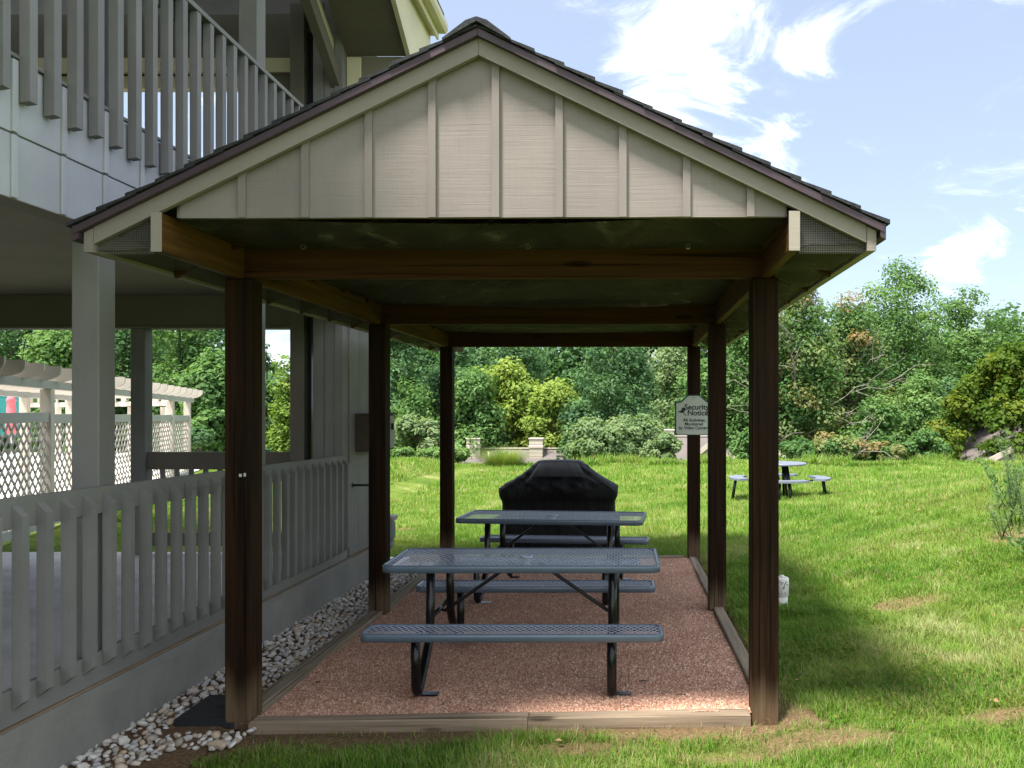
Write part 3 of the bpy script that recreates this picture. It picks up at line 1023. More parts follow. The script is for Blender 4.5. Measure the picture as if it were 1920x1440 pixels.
def mesh_panel(hx, hy, r, z, th, cx, cy, holes=()):
    """frame rim and expanded-metal sheet of one top, as two MBs"""
    rim = MB()
    prof = [(0, -th), (0, -.006), (-.004, -.001), (-.011, 0), (-.022, -.001), (-.026, -.006), (-.026, -.016), (-.006, -.022), (-.006, -th)]
    base = round_rect(hx, hy, r, 7)
    n = len(base); m = len(prof)
    vs = []
    for i, (x, y) in enumerate(base):
        nx_, ny_ = base[(i + 1) % n][0] - base[i - 1][0], base[(i + 1) % n][1] - base[i - 1][1]
        l = math.hypot(nx_, ny_); ox, oy = ny_ / l, -nx_ / l
        for a, b in prof: vs.append((cx + x + ox * a, cy + y + oy * a, z + b))
    fs = [(i * m + j, ((i + 1) % n) * m + j, ((i + 1) % n) * m + (j + 1) % m, i * m + (j + 1) % m) for i in range(n) for j in range(m)]
    rim.add(vs, fs, True)
    g = MB()
    hx2, hy2 = hx - .016, hy - .016
    P, Q = .040, .060            # diamond pitch along x and y
    w, t = .0062, .0016
    for sgn in (1, -1):
        d = Vector((P, sgn * Q, 0)); d.normalize()
        k = -int((hx + hy * P / Q) / P) - 2
        while k * P < hx + hy * P / Q + P:
            c = clip_line((k * P, 0), (d.x, d.y), hx2, hy2)
            k += 1
            if c is None: continue
            a = Vector(((k - 1) * P + d.x * c[0], d.y * c[0])); b = Vector(((k - 1) * P + d.x * c[1], d.y * c[1]))
            # keep out of the rounded corners
            if any(abs(q.x) > hx - r * .5 and abs(q.y) > hy - r * .5 for q in (a, b)) and (b - a).length < r * 1.2: continue
            dz = 0.0 if sgn > 0 else -.0006
            g.bar((cx + a.x, cy + a.y, z - .007 + dz), (cx + b.x, cy + b.y, z - .007 + dz), w, t)
    return rim, g


def picnic_table(loc, rz, label):
    t = thing('picnic_table', label, 'picnic table', loc, 'blue metal picnic tables under the shelter', rz)
    o = loc
    L = .915
    def B(mb, name, mat, par, **kw):
        ob = link(name, mb.mesh(name), mat, par, **kw)
        return ob
    rim, g = mesh_panel(L, .352, .075, .762, .048, 0, 0)
    top = B(rim, 'table_top', M['frame_blue'], t)
    B(g, 'expanded_mesh', M['mesh_blue'], top, kind='stuff')
    mb = MB()
    ring = [(.035 * math.cos(k * R(30)), .035 * math.sin(k * R(30)), .758) for k in range(13)]
    mb.tube(ring, .009, 8, cap=False)
    mb.tube([(0, 0, .752), (0, 0, .70)], .026, 14)
    B(mb, 'umbrella_ring', M['mesh_blue'], top)
    for s in (-1, 1):
        rim, g = mesh_panel(L, .127, .06, .435, .046, 0, s * .665)
        se = B(rim, 'bench_seat', M['frame_blue'], t)
        B(g, 'expanded_mesh', M['mesh_blue'], se, kind='stuff')
    for x in (-.60, .60):
        for s in (-1, 1):
            path = []
            key = [(.67, .40), (.67, .10), (.655, .045), (.62, .022), (.58, .035), (.375, .20), (.315, .265), (.285, .34), (.275, .715)]
            for (yy, zz) in key: path.append((x + (.012 if s > 0 else 0), s * yy, zz + .012))
            # round the bends
            sm = [path[0]]
            for a, b, c in zip(path[:-2], path[1:-1], path[2:]):
                for f in (.28,):
                    sm.append(tuple(b[i] * (1 - f) + a[i] * f for i in range(3)))
                sm.append(tuple(b[i] * .6 + (a[i] + c[i]) * .2 for i in range(3)))
                sm.append(tuple(b[i] * .72 + c[i] * .28 for i in range(3)))
            sm.append(path[-1])
            B(MB().tube(sm, .0295, 14), 'leg', M['tube_black'], t)
            mb = MB().box(x + .02, x + .12, s * .585 - .03, s * .585 + .03, .006, .016, .002)
            B(mb, 'foot_plate', M['tube_black'], t)
        B(MB().tube([(x, -.27, .40), (x, .27, .40)], .016, 10), 'crossbar', M['tube_black'], t)
        B(MB().box(x - .02, x + .02, -.30, .30, .705, .716), 'top_bracket', M['tube_black'], t)
        for s in (-1, 1):
            B(MB().box(x - .02, x + .02, s * .665 - .11, s * .665 + .11, .384, .392), 'seat_bracket', M['tube_black'], t)
        sx = 1 if x > 0 else -1
        B(MB().tube([(sx * .09, 0, .712), (sx * .13, 0, .69), (sx * .565, 0, .385), (sx * .60, 0, .40)], .0125, 10), 'brace', M['tube_black'], t)
    return t


picnic_table((-.672, 5.73, float(pad_z(-.67, 5.73)) + .0), 0.0, 'slate blue mesh picnic table with black legs in front, nearer the camera')
picnic_table((-.70, 8.27, float(pad_z(-.70, 8.27)) + .0), R(-5.5), 'slate blue mesh picnic table turned slightly askew, behind the first and before the grill')


# ------------------------------------------------------------------ covered grill
def covered_grill():
    cx, cy = at(1049, 900, 11.38).x, 11.40
    z0 = float(ground_z(cx, cy)) + .02
    t = thing('covered_grill', 'large gas grill under a loose black fabric cover on the grass', 'grill', (cx, cy, z0))
    # rings: (z, half width, half depth, front shift)
    prof = [(0.0, .745, .30, 0), (.10, .745, .305, 0), (.30, .738, .30, 0), (.50, .730, .298, 0), (.60, .728, .305, 0), (.655, .735, .312, 0),
            (.66, .738, .315, 0), (.72, .765, .33, 0), (.80, .772, .335, 0), (.83, .755, .328, 0), (.90, .64, .315, .01), (.98, .50, .28, .02),
            (1.06, .40, .235, .03), (1.14, .325, .19, .04), (1.175, .305, .165, .045), (1.187, .285, .145, .045)]
    n = 140
    ring = []
    def rr_point(hx, hy, r, u):
        pts = round_rect(hx, hy, r, 8)
        n_ = len(pts)
        ln = [0]
        for i in range(n_): ln.append(ln[-1] + math.dist(pts[i], pts[(i + 1) % n_]))
        out = []
        for q in u:
            s = q * ln[-1]
            i = min(n_ - 1, max(j for j in range(n_) if ln[j] <= s + 1e-9))
            f = (s - ln[i]) / max(1e-9, ln[i + 1] - ln[i])
            a, b = pts[i], pts[(i + 1) % n_]
            out.append((a[0] + (b[0] - a[0]) * f, a[1] + (b[1] - a[1]) * f))
        return out
    us = [k / n for k in range(n)]
    rg = random.Random(4)
    ph = [rg.uniform(0, 6.28) for _ in range(8)]
    # resample profile finely
    fine = []
    for a, b in zip(prof[:-1], prof[1:]):
        m = max(1, int(round((math.dist(a[:2], b[:2])) / .028)))
        for k in range(m): fine.append(tuple(a[i] + (b[i] - a[i]) * k / m for i in range(4)))
    fine.append(prof[-1])
    vs = []
    for (z, hx, hy, fsft) in fine:
        hx *= 1.045
        for u, (x, y) in zip(us, rr_point(hx, hy, min(.10, hy * .6), us)):
            a = u * 2 * math.pi
            low = max(0, (.66 - z) / .66)
            amp = .013 * low + (.022 if .80 < z < 1.13 else .004)
            w = math.sin(a * 11 + ph[0] + z * 2.0) * .5 + math.sin(a * 17 + ph[1] - z * 5) * .35 + math.sin(a * 29 + ph[2] + 7 * z) * .25
            if .80 < z < 1.13: w += math.sin((x + y) * 22 + z * 38 + ph[3]) * .7
            l = math.hypot(x, y)
            f = 1 + amp * w / max(l, .15)
            yy = y * f + fsft
            # the lid hood stands proud of the front
            if y < 0 and .70 < z < 1.12 and abs(x) < .42:
                k = (1 - (abs(x) / .42) ** 6) * math.sin((z - .70) / .42 * math.pi)
                yy -= .05 * k
            zz = z + (.010 * math.sin(a * 3 + ph[4]) if z < .03 else 0) - (.012 * (x / .3) ** 2 if z > 1.14 else 0)
            vs.append((x * f, yy, zz))
    m = len(fine)
    fs = [(j * n + i, j * n + (i + 1) % n, (j + 1) * n + (i + 1) % n, (j + 1) * n + i) for j in range(m - 1) for i in range(n)]
    fs.append(tuple((m - 1) * n + i for i in range(n)))
    cover = link('cover', MB().add(vs, fs, True).mesh('cover'), M['cloth'], t)
    # stitched band hanging over the front of the lid
    band = []
    N = 26
    rows = [(1.172, -.135), (1.125, -.192), (1.07, -.242), (1.015, -.276), (.99, -.284)]
    for (z, y) in rows:
        wd = .29 + (1.14 - z) * .62
        for k in range(N + 1):
            x = -wd + 2 * wd * k / N
            band.append((x, y - .062 + .004 * math.sin(k * 1.3 + z * 9) + .04 * (abs(x) / wd) ** 8 * .4, z - .02 * (abs(x) / wd) ** 6))
    fs = [(j * (N + 1) + i, j * (N + 1) + i + 1, (j + 1) * (N + 1) + i + 1, (j + 1) * (N + 1) + i) for j in range(len(rows) - 1) for i in range(N)]
    link('front_band', MB().add(band, fs, True).mesh('front_band'), M['rubber'], cover)
    for s in (-1, 1):
        pts = [(s * (.30 + .12 * k), -.175 - .045 * k + (.0 if k < 3 else .0), 1.13 - .085 * k) for k in range(5)]
        link('seam', MB().tube(pts, .006, 6).mesh('seam'), M['rubber'], cover)
    # casters under the hem
    for sx in (-1, 1):
        for sy in (-1, 1):
            mb = MB().tube([(sx * .6 - .018, sy * .2, .02), (sx * .6 + .018, sy * .2, .02)], .04, 14)
            link('caster', mb.mesh('caster'), M['tube_black'], t)


covered_grill()


# ------------------------------------------------------------------ round picnic table on the lawn
def round_table():
    cx, cy = at(1461, 900, 17.5).x, 17.5
    z0 = float(ground_z(cx, cy)) - .01
    t = thing('round_picnic_table', 'round pale blue picnic table with four curved seats out on the lawn', 'picnic table', (cx, cy, z0), rz=R(-4))
    ft = plain('pale_blue_vinyl_coat', (0.155, 0.175, 0.225), 0.4, var=.05, spec=.45)
    def disc(r, z0, z1, n=48):
        mb = MB()
        prof = [(r - .012, z0), (r, z0 + .012), (r, z1 - .012), (r - .012, z1), (0.04, z1), (.04, z0)]
        vs = [(q * math.cos(2 * math.pi * k / n), q * math.sin(2 * math.pi * k / n), z) for k in range(n) for q, z in prof]
        m = len(prof)
        mb.add(vs, [(k * m + j, ((k + 1) % n) * m + j, ((k + 1) % n) * m + (j + 1) % m, k * m + (j + 1) % m) for k in range(n) for j in range(m)])
        return mb
    link('table_top', disc(.57, .72, .762).mesh('table_top'), ft, t)
    for q in range(4):
        a0 = q * math.pi / 2
        n, mb = 14, MB()
        sec = []
        half = R(31)
        for k in range(n + 1):
            a = a0 - half + 2 * half * k / n
            e = (abs(k - n / 2) / (n / 2))
            ro = 1.06 - .05 * e ** 3
            ri = .76 + .0 * e
            sec.append(((ri * math.cos(a), ri * math.sin(a)), (ro * math.cos(a), ro * math.sin(a))))
        poly = [p[1] for p in sec] + [p[0] for p in reversed(sec)]
        mb.prism(poly, 'z', .415, .455)
        link('seat', mb.mesh('seat'), ft, t)
        c, s = math.cos(a0), math.sin(a0)
        for off in (-.09, .09):
            pts = [(.91 * c - off * s, .91 * s + off * c, .42), (.985 * c - off * 1.3 * s, .985 * s + off * 1.3 * c, -.02)]
            link('seat_leg', MB().tube(pts, .024, 8).mesh('seat_leg'), M['tube_black'], t)
            pts = [(.15 * c - off * s, .15 * s + off * c, .72), (.26 * c - off * 1.5 * s, .26 * s + off * 1.5 * c, -.02)]
            link('leg', MB().tube(pts, .026, 8).mesh('leg'), M['tube_black'], t)
        link('arm', MB().tube([(.92 * c, .92 * s, .40), (.17 * c, .17 * s, .36)], .014, 6).mesh('arm'), M['tube_black'], t)
    link('lower_ring', MB().tube([(.17 * math.cos(k * R(30)), .17 * math.sin(k * R(30)), .36) for k in range(13)], .014, 6, cap=False).mesh('lower_ring'), M['tube_black'], t)


round_table()


# ------------------------------------------------------------------ security sign on the back right post
def text_mesh(txt, size, x, z, y, bold=.0, align='LEFT'):
    c = bpy.data.curves.new('lettering', 'FONT')
    c.body = txt; c.size = size; c.align_x = align; c.extrude = .0006; c.offset = bold
    ob = bpy.data.objects.new('lettering', c); COL.objects.link(ob)
    dg = bpy.context.evaluated_depsgraph_get()
    me = bpy.data.meshes.new_from_object(ob.evaluated_get(dg))
    bpy.data.objects.remove(ob); bpy.data.curves.remove(c)
    rot = Matrix.Rotation(R(90), 4, 'X')
    me.transform(Matrix.Translation((x, y, z)) @ rot)
    me.materials.clear()
    return me


def security_sign():
    y = 10.045
    k = y / F
    c = at(1301, 815, y)
    t = thing('security_sign', 'pale green-rimmed notice plate on the back right post warning of video cameras', 'sign', (c.x, y, c.z))
    def poly(w, h, arch, grow):
        pts = [(-w / 2 + .02 - grow * .4, -grow), (w / 2 - .02 + grow * .4, -grow), (w / 2 + grow, .02 - grow * .4), (w / 2 + grow, h - .0 + grow)]
        # shoulder, ogee, crown
        r = []
        for i in range(13):
            u = i / 12
            xx = (w / 2 - .035 + grow * .3) * (1 - u)
            zz = h + arch * (0.5 - 0.5 * math.cos(math.pi * min(1, u * 1.35)))
            r.append((xx, zz + grow))
        pts += r
        pts += [(-x_, z_) for x_, z_ in reversed(r[:-1])]
        pts += [(-w / 2 - grow, h + grow), (-w / 2 - grow, .02 - grow * .4)]
        return pts
    w, h, arch = .462, .395, .085
    rim = link('rim', MB().prism(poly(w - .012, h, arch, .006), 'y', 0, .004).mesh('rim'), M['sign_green'], t)
    face = link('face', MB().prism(poly(w - .030, h - .008, arch, -.002), 'y', -.0025, -.0002).mesh('face'), M['sign_face'], t)
    for txt, size, x, z, al, bold in (('Security', .092, -.115, .305, 'LEFT', .0022), ('Notice', .092, -.080, .235, 'LEFT', .0022),
                                      ('All Activities', .052, .0, .160, 'CENTER', .0012), ('Monitored', .052, .0, .113, 'CENTER', .0012), ('by Video Camera', .052, .0, .066, 'CENTER', .0012)):
        me = text_mesh(txt, size, x, z, -.0035, bold, al)
        me.materials.append(M['ink'])
        link('lettering', me, None, t)
    mb = MB()
    mb.prism([(-.190, .275), (-.150, .300), (-.148, .322), (-.122, .334), (-.098, .318), (-.112, .282), (-.132, .268), (-.150, .262)], 'y', -.0036, -.0026)
    mb.prism([(-.136, .268), (-.122, .270), (-.090, .232), (-.096, .226)], 'y', -.0036, -.0026)
    mb.prism([(-.190, .268), (-.176, .281), (-.180, .286), (-.196, .276)], 'y', -.0036, -.0026)
    link('camera_symbol', mb.mesh('camera_symbol'), M['ink'], t)
    mb = MB().prism([(-.008, .438), (.008, .438), (0, .428)], 'y', -.0036, -.0026).box(-.03, .03, -.0036, -.0026, .452, .455)
    link('crest', mb.mesh('crest'), M['ink'], t)


security_sign()


# ------------------------------------------------------------------ small things on the ground
def valve_lid():
    z = -.045
    t = thing('valve_box_lid', 'black plastic valve box lid with rounded corners set in the white stones', 'lid', (-2.40, 4.965, z))
    def rr(hx, hy, r, a, b):
        return MB().prism([(x, y) for x, y in round_rect(hx, hy, r, 5)], 'z', a, b)
    body = link('body', rr(.20, .225, .05, -.06, .012).mesh('body'), M['rubber'], t)
    link('top_panel', rr(.19, .215, .045, .0122, .020).mesh('top_panel'), M['rubber'], body)
    link('rim', rr(.165, .19, .035, .0202, .024).mesh('rim'), M['rubber'], body)
    mb = MB()
    for k in range(-3, 4): mb.box(-.04, .04, k * .008 - .002, k * .008 + .002, .0242, .0262)
    link('grip_ribs', mb.mesh('grip_ribs'), M['rubber'], body)
    mb = MB().tube([(.14, .15, .022), (.14, .15, .027)], .012, 10)
    link('bolt', mb.mesh('bolt'), M['steel'], body)


valve_lid()


def pipe_marker():
    x, y = at(1466, 1140, 7.4).x, 7.4
    z = float(ground_z(x, y)) - .02
    t = thing('drain_pipe_cap', 'short white capped drain pipe with dark scribbles standing in the grass', 'pipe', (x, y, z))
    link('pipe', MB().tube([(0, 0, -.1), (0, 0, .14)], .052, 24).mesh('pipe'), M['white_pvc'], t)
    mb = MB().tube([(0, 0, .125), (0, 0, .128), (0, 0, .275), (0, 0, .288)], [.058, .062, .062, .055], 24)
    cap = link('cap', mb.mesh('cap'), M['white_pvc'], t)
    link('plug', MB().tube([(0, 0, .289), (0, 0, .306)], [.024, .020], 4).mesh('plug'), M['white_pvc'], cap)
    mb = MB()
    rr = random.Random(8)
    def ringpt(a, z, r=.0632): return (r * math.sin(R(a)), -r * math.cos(R(a)), z)
    for a0, z0 in ((-30, .25), (-8, .243), (18, .235), (38, .222), (-34, .20), (4, .205), (28, .25)):
        pts = [ringpt(a0 + 9 * math.cos(k * .9), z0 + .012 * math.sin(k * 1.1)) for k in range(rr.choice((4, 6, 7)))]
        mb.tube(pts, .0022, 5)
    for k in range(3): mb.tube([ringpt(-40 + 25 * k, .155 + .006 * k), ringpt(-28 + 25 * k, .150)], .002, 5)
    link('scribble', mb.mesh('scribble'), M['ink'], t)


pipe_marker()

for (px, py, a, l, lab) in ((1208, 1279, 6, .068, 'dark twig on the gravel to the right of the front table leg'), (1277, 1310, 4, .056, 'dark twig on the gravel near the right front post')):
    y = 1.77 / (py - VY) * F
    p = Vector(((px - VX) * y / F, y, float(gravel_z((px - VX) * y / F, y)) + .006))
    d = Vector((math.cos(R(a)), math.sin(R(a)), .02)) * l / 1.0
    mb = MB().tube([p - d * .5, p - d * .1 + Vector((0, .004, .004)), p + d * .5], [.003, .004, .002], 6)
    o = mb.build('twig', M['bark']); tag(o, lab, 'twig', 'twigs on the gravel')


# ------------------------------------------------------------------ the building on the left
def make_building():
    t = thing('apartment_building', 'taupe two storey building with an open porch and balcony beside the shelter', 'building', (-2.85, 4.0, 0))
    dz = -0.0142
    zs = lambda y: .30 + dz * (y - 3.75)
    Y0, Y1 = -2.0, 8.45
    cols_y = (-1.30, .62, 2.57, 4.52, 6.48)
    # foundation and exposed sill
    MB().box(-3.0, -2.825, Y0, 9.60, -.5, zs(9.6) - .016, 0).build('foundation', M['stucco'], t)
    mb = MB(); mb.box(-2.99, -2.838, Y0, 9.6, zs(Y0) - .32, zs(Y0) - .004, 0, top=dz * (9.6 - Y0)); mb.build('sill_timber', M['seam'], t)
    # sloping skirt of render that follows the seam
    MB().box(-2.99, -2.8255, Y0, 8.62, zs(Y0) - .35, zs(Y0) - .018, 0, top=dz * (8.62 - Y0)).build('render_skirt', M['stucco'], t)
    # columns
    for y in cols_y:
        MB().box(-3.02, -2.87, y, y + .152, zs(y) - .05, 2.748, .006).build('column', M['build_z'], t)
        MB().box(-3.02, -2.87, y, y + .152, 3.42, 5.93, .006).build('column', M['build_z'], t)
    # lower balustrade
    rail = MB().box(-2.868, -2.83, Y0, Y1, 1.354 - .145 + dz * (Y0 - 3.75), 1.354 + dz * (Y0 - 3.75), .004, top=dz * (Y1 - Y0)).build('balustrade', M['build_y'], t)
    MB().box(-2.868, -2.83, Y0, Y1, zs(Y0) + .001, zs(Y0) + .163, .003, top=dz * (Y1 - Y0)).build('bottom_rail', M['build_y'], rail)
    y = 3.845 - .1675 * 34
    rr = random.Random(2)
    while y < Y1 - .05:
        za, zb = .375 + dz * (y - 3.75), 1.318 + dz * (y - 3.75)
        w = .0245 + rr.uniform(-.0015, .0015); j = rr.uniform(-.003, .003); e = rr.uniform(-.008, .008)
        MB().prism([(-2.829, za + e), (-2.780, za + .038 + e), (-2.780, zb - .05), (-2.829, zb)], 'y', y - w + j, y + w + j).build('baluster', M['build_z'], rail)
        y += .1675
    # balcony: fascia wall with panels and battens, floor, porch ceiling
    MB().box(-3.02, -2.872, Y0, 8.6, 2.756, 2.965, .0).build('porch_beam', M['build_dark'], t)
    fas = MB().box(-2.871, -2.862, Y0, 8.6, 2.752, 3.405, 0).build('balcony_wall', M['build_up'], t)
    ys = [3.86 + .341 * k for k in range(-17, 15)]
    for a, b in zip(ys[:-1], ys[1:]):
        if b > 8.6 or a < Y0: continue
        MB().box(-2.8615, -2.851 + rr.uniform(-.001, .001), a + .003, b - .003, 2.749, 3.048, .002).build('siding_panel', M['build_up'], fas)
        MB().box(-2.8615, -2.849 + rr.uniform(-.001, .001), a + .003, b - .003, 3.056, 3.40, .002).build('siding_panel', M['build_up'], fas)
    for a in ys:
        if a > 8.5 or a < Y0: continue
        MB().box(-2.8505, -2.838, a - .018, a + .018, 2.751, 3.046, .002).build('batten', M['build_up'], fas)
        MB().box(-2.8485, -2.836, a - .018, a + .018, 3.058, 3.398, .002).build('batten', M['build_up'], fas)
    MB().box(-2.86, -2.834, Y0, 8.6, 3.4055, 3.425, .003).build('wall_cap', M['build_y'], fas)
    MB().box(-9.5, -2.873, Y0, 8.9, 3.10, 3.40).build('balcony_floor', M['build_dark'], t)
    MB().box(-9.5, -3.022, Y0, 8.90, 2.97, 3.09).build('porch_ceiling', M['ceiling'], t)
    # upper balustrade
    cap = MB().box(-2.862, -2.780, Y0, Y1, 4.368, 4.405, .004).build('balustrade', M['build_y'], t)
    MB().box(-2.872, -2.85, Y0, Y1, 4.24, 4.367, .003).build('rail_board', M['build_y'], cap)
    y = 3.735 - .1695 * 33
    while y < Y1 - .05:
        w = .0255 + rr.uniform(-.002, .002); j = rr.uniform(-.004, .004); e = rr.uniform(-.012, .012)
        MB().prism([(-2.836, 3.205 + e), (-2.786, 3.212 + e), (-2.786, 4.367), (-2.836, 4.367)], 'y', y - w + j, y + w + j).build('baluster', M['build_z'], cap)
        y += .1695
    # patio floor of the porch
    sheet('porch_floor', -10.5, -2.86, Y0, 8.95, lambda x, y: .285 + dz * (y - 3.75) + 0 * x, 10, 12, M['concrete'], None, t)
    # far side: beam, columns, short balustrade
    MB().box(-9.5, -3.20, 8.75, 8.90, 2.64, 2.968, .004).build('porch_beam', M['build_dark'], t)
    MB().box(-9.5, -3.20, 8.735, 8.912, 2.612, 2.638, .003).build('beam_trim', M['build_x'], t)
    for x in (-5.22, -9.3):
        MB().box(x, x + .152, 8.75, 8.90, zs(8.9) - .1, 2.610, .006).build('column', M['build_z'], t)
    fr = MB().box(-5.066, -3.44, 8.80, 8.84, 1.115, 1.302, .004).build('balustrade', M['build_dark'], t)
    MB().box(-5.066, -3.44, 8.80, 8.84, .30, .44, .004).build('bottom_rail', M['build_dark'], fr)
    x = -4.96
    while x < -3.5:
        MB().box(x, x + .042, 8.842, 8.882, .34, 1.27, .003).build('baluster', M['build_z'], fr)
        x += .1535
    # enclosed core at the far end: boards of the lower and upper front, outer side wall
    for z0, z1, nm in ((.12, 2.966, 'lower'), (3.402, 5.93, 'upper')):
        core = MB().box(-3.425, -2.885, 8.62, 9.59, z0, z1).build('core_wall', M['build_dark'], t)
        for a, b, y, m in ((-3.43, -3.285, 8.50, 'build_dark'), (-3.18, -3.072, 8.47, 'build_z'), (-3.068, -2.96, 8.475, 'build_z'), (-2.957, -2.872, 8.455, 'build_z')):
            MB().box(a, b, y, 8.618, z0, z1, .004).build('board', M[m], core)
        MB().box(-3.283, -3.182, 8.605, 8.619, z0 + (.0 if nm == 'upper' else 0), z1 - .25).build('door_gap', M['gap_dark'], core)  # dark panel filling the gap; its black stands in for the shade inside
        MB().box(-2.884, -2.8715, 8.62, 9.60, z0, z1).build('side_sheathing', M['build_z'], core)
        yy = 8.62
        for k, wd in enumerate((.29, .30, .38)):
            MB().box(-2.8712, -2.858, yy + .004, yy + wd - .004, z0 + .02, z1, .002).build('siding_panel', M['build_z'], core)
            yy += wd
    # upper porch: end wall, cream far beam, ceiling
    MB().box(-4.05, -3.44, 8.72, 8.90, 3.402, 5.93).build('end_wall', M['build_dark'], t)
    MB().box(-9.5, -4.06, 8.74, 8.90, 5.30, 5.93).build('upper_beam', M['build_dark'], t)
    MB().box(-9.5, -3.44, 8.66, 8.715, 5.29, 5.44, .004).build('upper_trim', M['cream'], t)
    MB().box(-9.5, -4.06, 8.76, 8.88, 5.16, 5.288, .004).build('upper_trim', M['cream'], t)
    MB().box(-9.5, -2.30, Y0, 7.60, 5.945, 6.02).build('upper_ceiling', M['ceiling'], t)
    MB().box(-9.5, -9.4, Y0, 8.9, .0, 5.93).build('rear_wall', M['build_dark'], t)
    MB().bar((-2.95, 6.9, 6.10), (-2.95, 8.55, 5.10), .09, .16).build('roof_brace', M['build_dark'], t)
    MB().bar((-2.99, 7.35, 6.10), (-2.99, 8.75, 5.33), .05, .10).build('roof_brace', M['cream'], t)
    # sloping soffit at the end of the roof, cream frieze, eave and gutter
    MB().prism([(7.60, 5.945), (8.58, 5.42), (8.58, 5.445), (7.60, 5.97)], 'x', -2.868, -2.246).build('sloped_soffit', M['build_dark'], t)
    MB().box(-2.868, -2.246, 8.582, 8.64, 4.0, 5.418).build('return_panel', M['ceiling'], t)
    MB().box(-2.868, -2.72, 8.560, 8.581, 4.0, 5.405, .004).build('corner_board', M['cream'], t)
    MB().prism([(7.55, 5.935), (9.42, 4.93), (9.42, 6.02), (7.55, 6.02)], 'x', -2.2455, -2.20).build('frieze', M['cream'], t)
    MB().box(-2.2445, -2.14, Y0, 9.45, 6.022, 6.04).build('eave_soffit', M['cream'], t)
    MB().box(-2.1395, -2.115, Y0, 9.47, 5.985, 6.16, .003).build('eave_fascia', M['cream'], t)
    MB().prism([(-2.114, 6.06), (-2.035, 6.06), (-2.012, 6.10), (-2.012, 6.165), (-2.024, 6.165), (-2.024, 6.105), (-2.045, 6.072), (-2.114, 6.072)], 'y', Y0, 9.48).build('gutter', M['cream'], t)
    MB().prism([(-2.06, 6.166), (-9.6, 9.2), (-9.6, 9.36), (-2.06, 6.30)], 'y', Y0 - .3, 9.5).build('roof', M['shingle'], t)
    MB().prism([(-2.3, 6.03), (-9.5, 6.03), (-9.5, 9.1)], 'y', 9.35, 9.45).build('roof_gable', M['build_z'], t)
    return t


make_building()


def wall_fittings():
    t = thing('utility_cabinet', 'grey utility cabinet with a black latch fixed to the building corner', 'cabinet', (-2.86, 8.8, 1.3))
    bx = MB().box(-2.857, -2.60, 8.80, 9.36, 1.305, 1.70, .004).build('body', M['cabinet_side'], t)
    d = MB().box(-2.599, -2.588, 8.82, 9.34, 1.325, 1.685, .003).build('door', M['cabinet'], t)
    MB().box(-2.62, -2.575, 8.79, 9.37, 1.701, 1.714, .002).box(-2.857, -2.62, 8.79, 9.37, 1.7012, 1.712).build('lid', M['cabinet_side'], t)
    MB().box(-2.587, -2.560, 9.20, 9.24, 1.53, 1.60, .004).build('latch', M['rubber'], d)
    t = thing('wall_peg', 'short black metal rod sticking out of the building wall below the cabinet', 'rod', (-2.86, 8.72, .955))
    link('rod', MB().tube([(0, 0, 0), (.20, .0, .002)], .012, 8).mesh('rod'), M['rubber'], t)
    link('plate', MB().tube([(-.002, 0, 0), (.006, 0, 0)], .03, 10).mesh('plate'), M['rubber'], t)
    x = -2.735
    t = thing('gas_meter', 'grey gas meter with a black pipe valve against the end of the building wall', 'meter', (x, 9.55, .1))
    b = MB().box(x - .09, x + .085, 9.46, 9.64, .24, .47, .03)
    b.build('body', M['grey_metal'], t)
    MB().tube([(x, 9.55, .14), (x, 9.55, .17), (x, 9.55, .24)], [.05, .075, .08], 16).build('bowl', M['grey_metal'], t)
    MB().box(x - .105, x + .10, 9.445, 9.655, .471, .53, .01).build('top_plate', M['cabinet'], t)
    MB().tube([(x - .03, 9.55, .53), (x - .03, 9.55, .68), (x - .12, 9.55, .70)], .016, 8).build('pipe', M['rubber'], t)
    MB().tube([(x - .03, 9.53, .655), (x + .035, 9.53, .66)], .014, 8).build('valve_handle', M['rubber'], t)
    o = MB().box(-3.05, -2.70, 9.85, 10.45, -.3, float(ground_z(-2.8, 10)) + .05, .01).build('concrete_pad', M['concrete'])
    tag(o, 'small pale concrete pad on the ground below the gas meter', 'slab')


wall_fittings()


# ------------------------------------------------------------------ pergola screen and pool beyond the porch
FX = lambda y: -7.45 - .298 * (y - 9.9)
FD = Vector((-.298, 1, 0)).normalized()
FN = Vector((1, .298, 0)).normalized()        # towards the porch


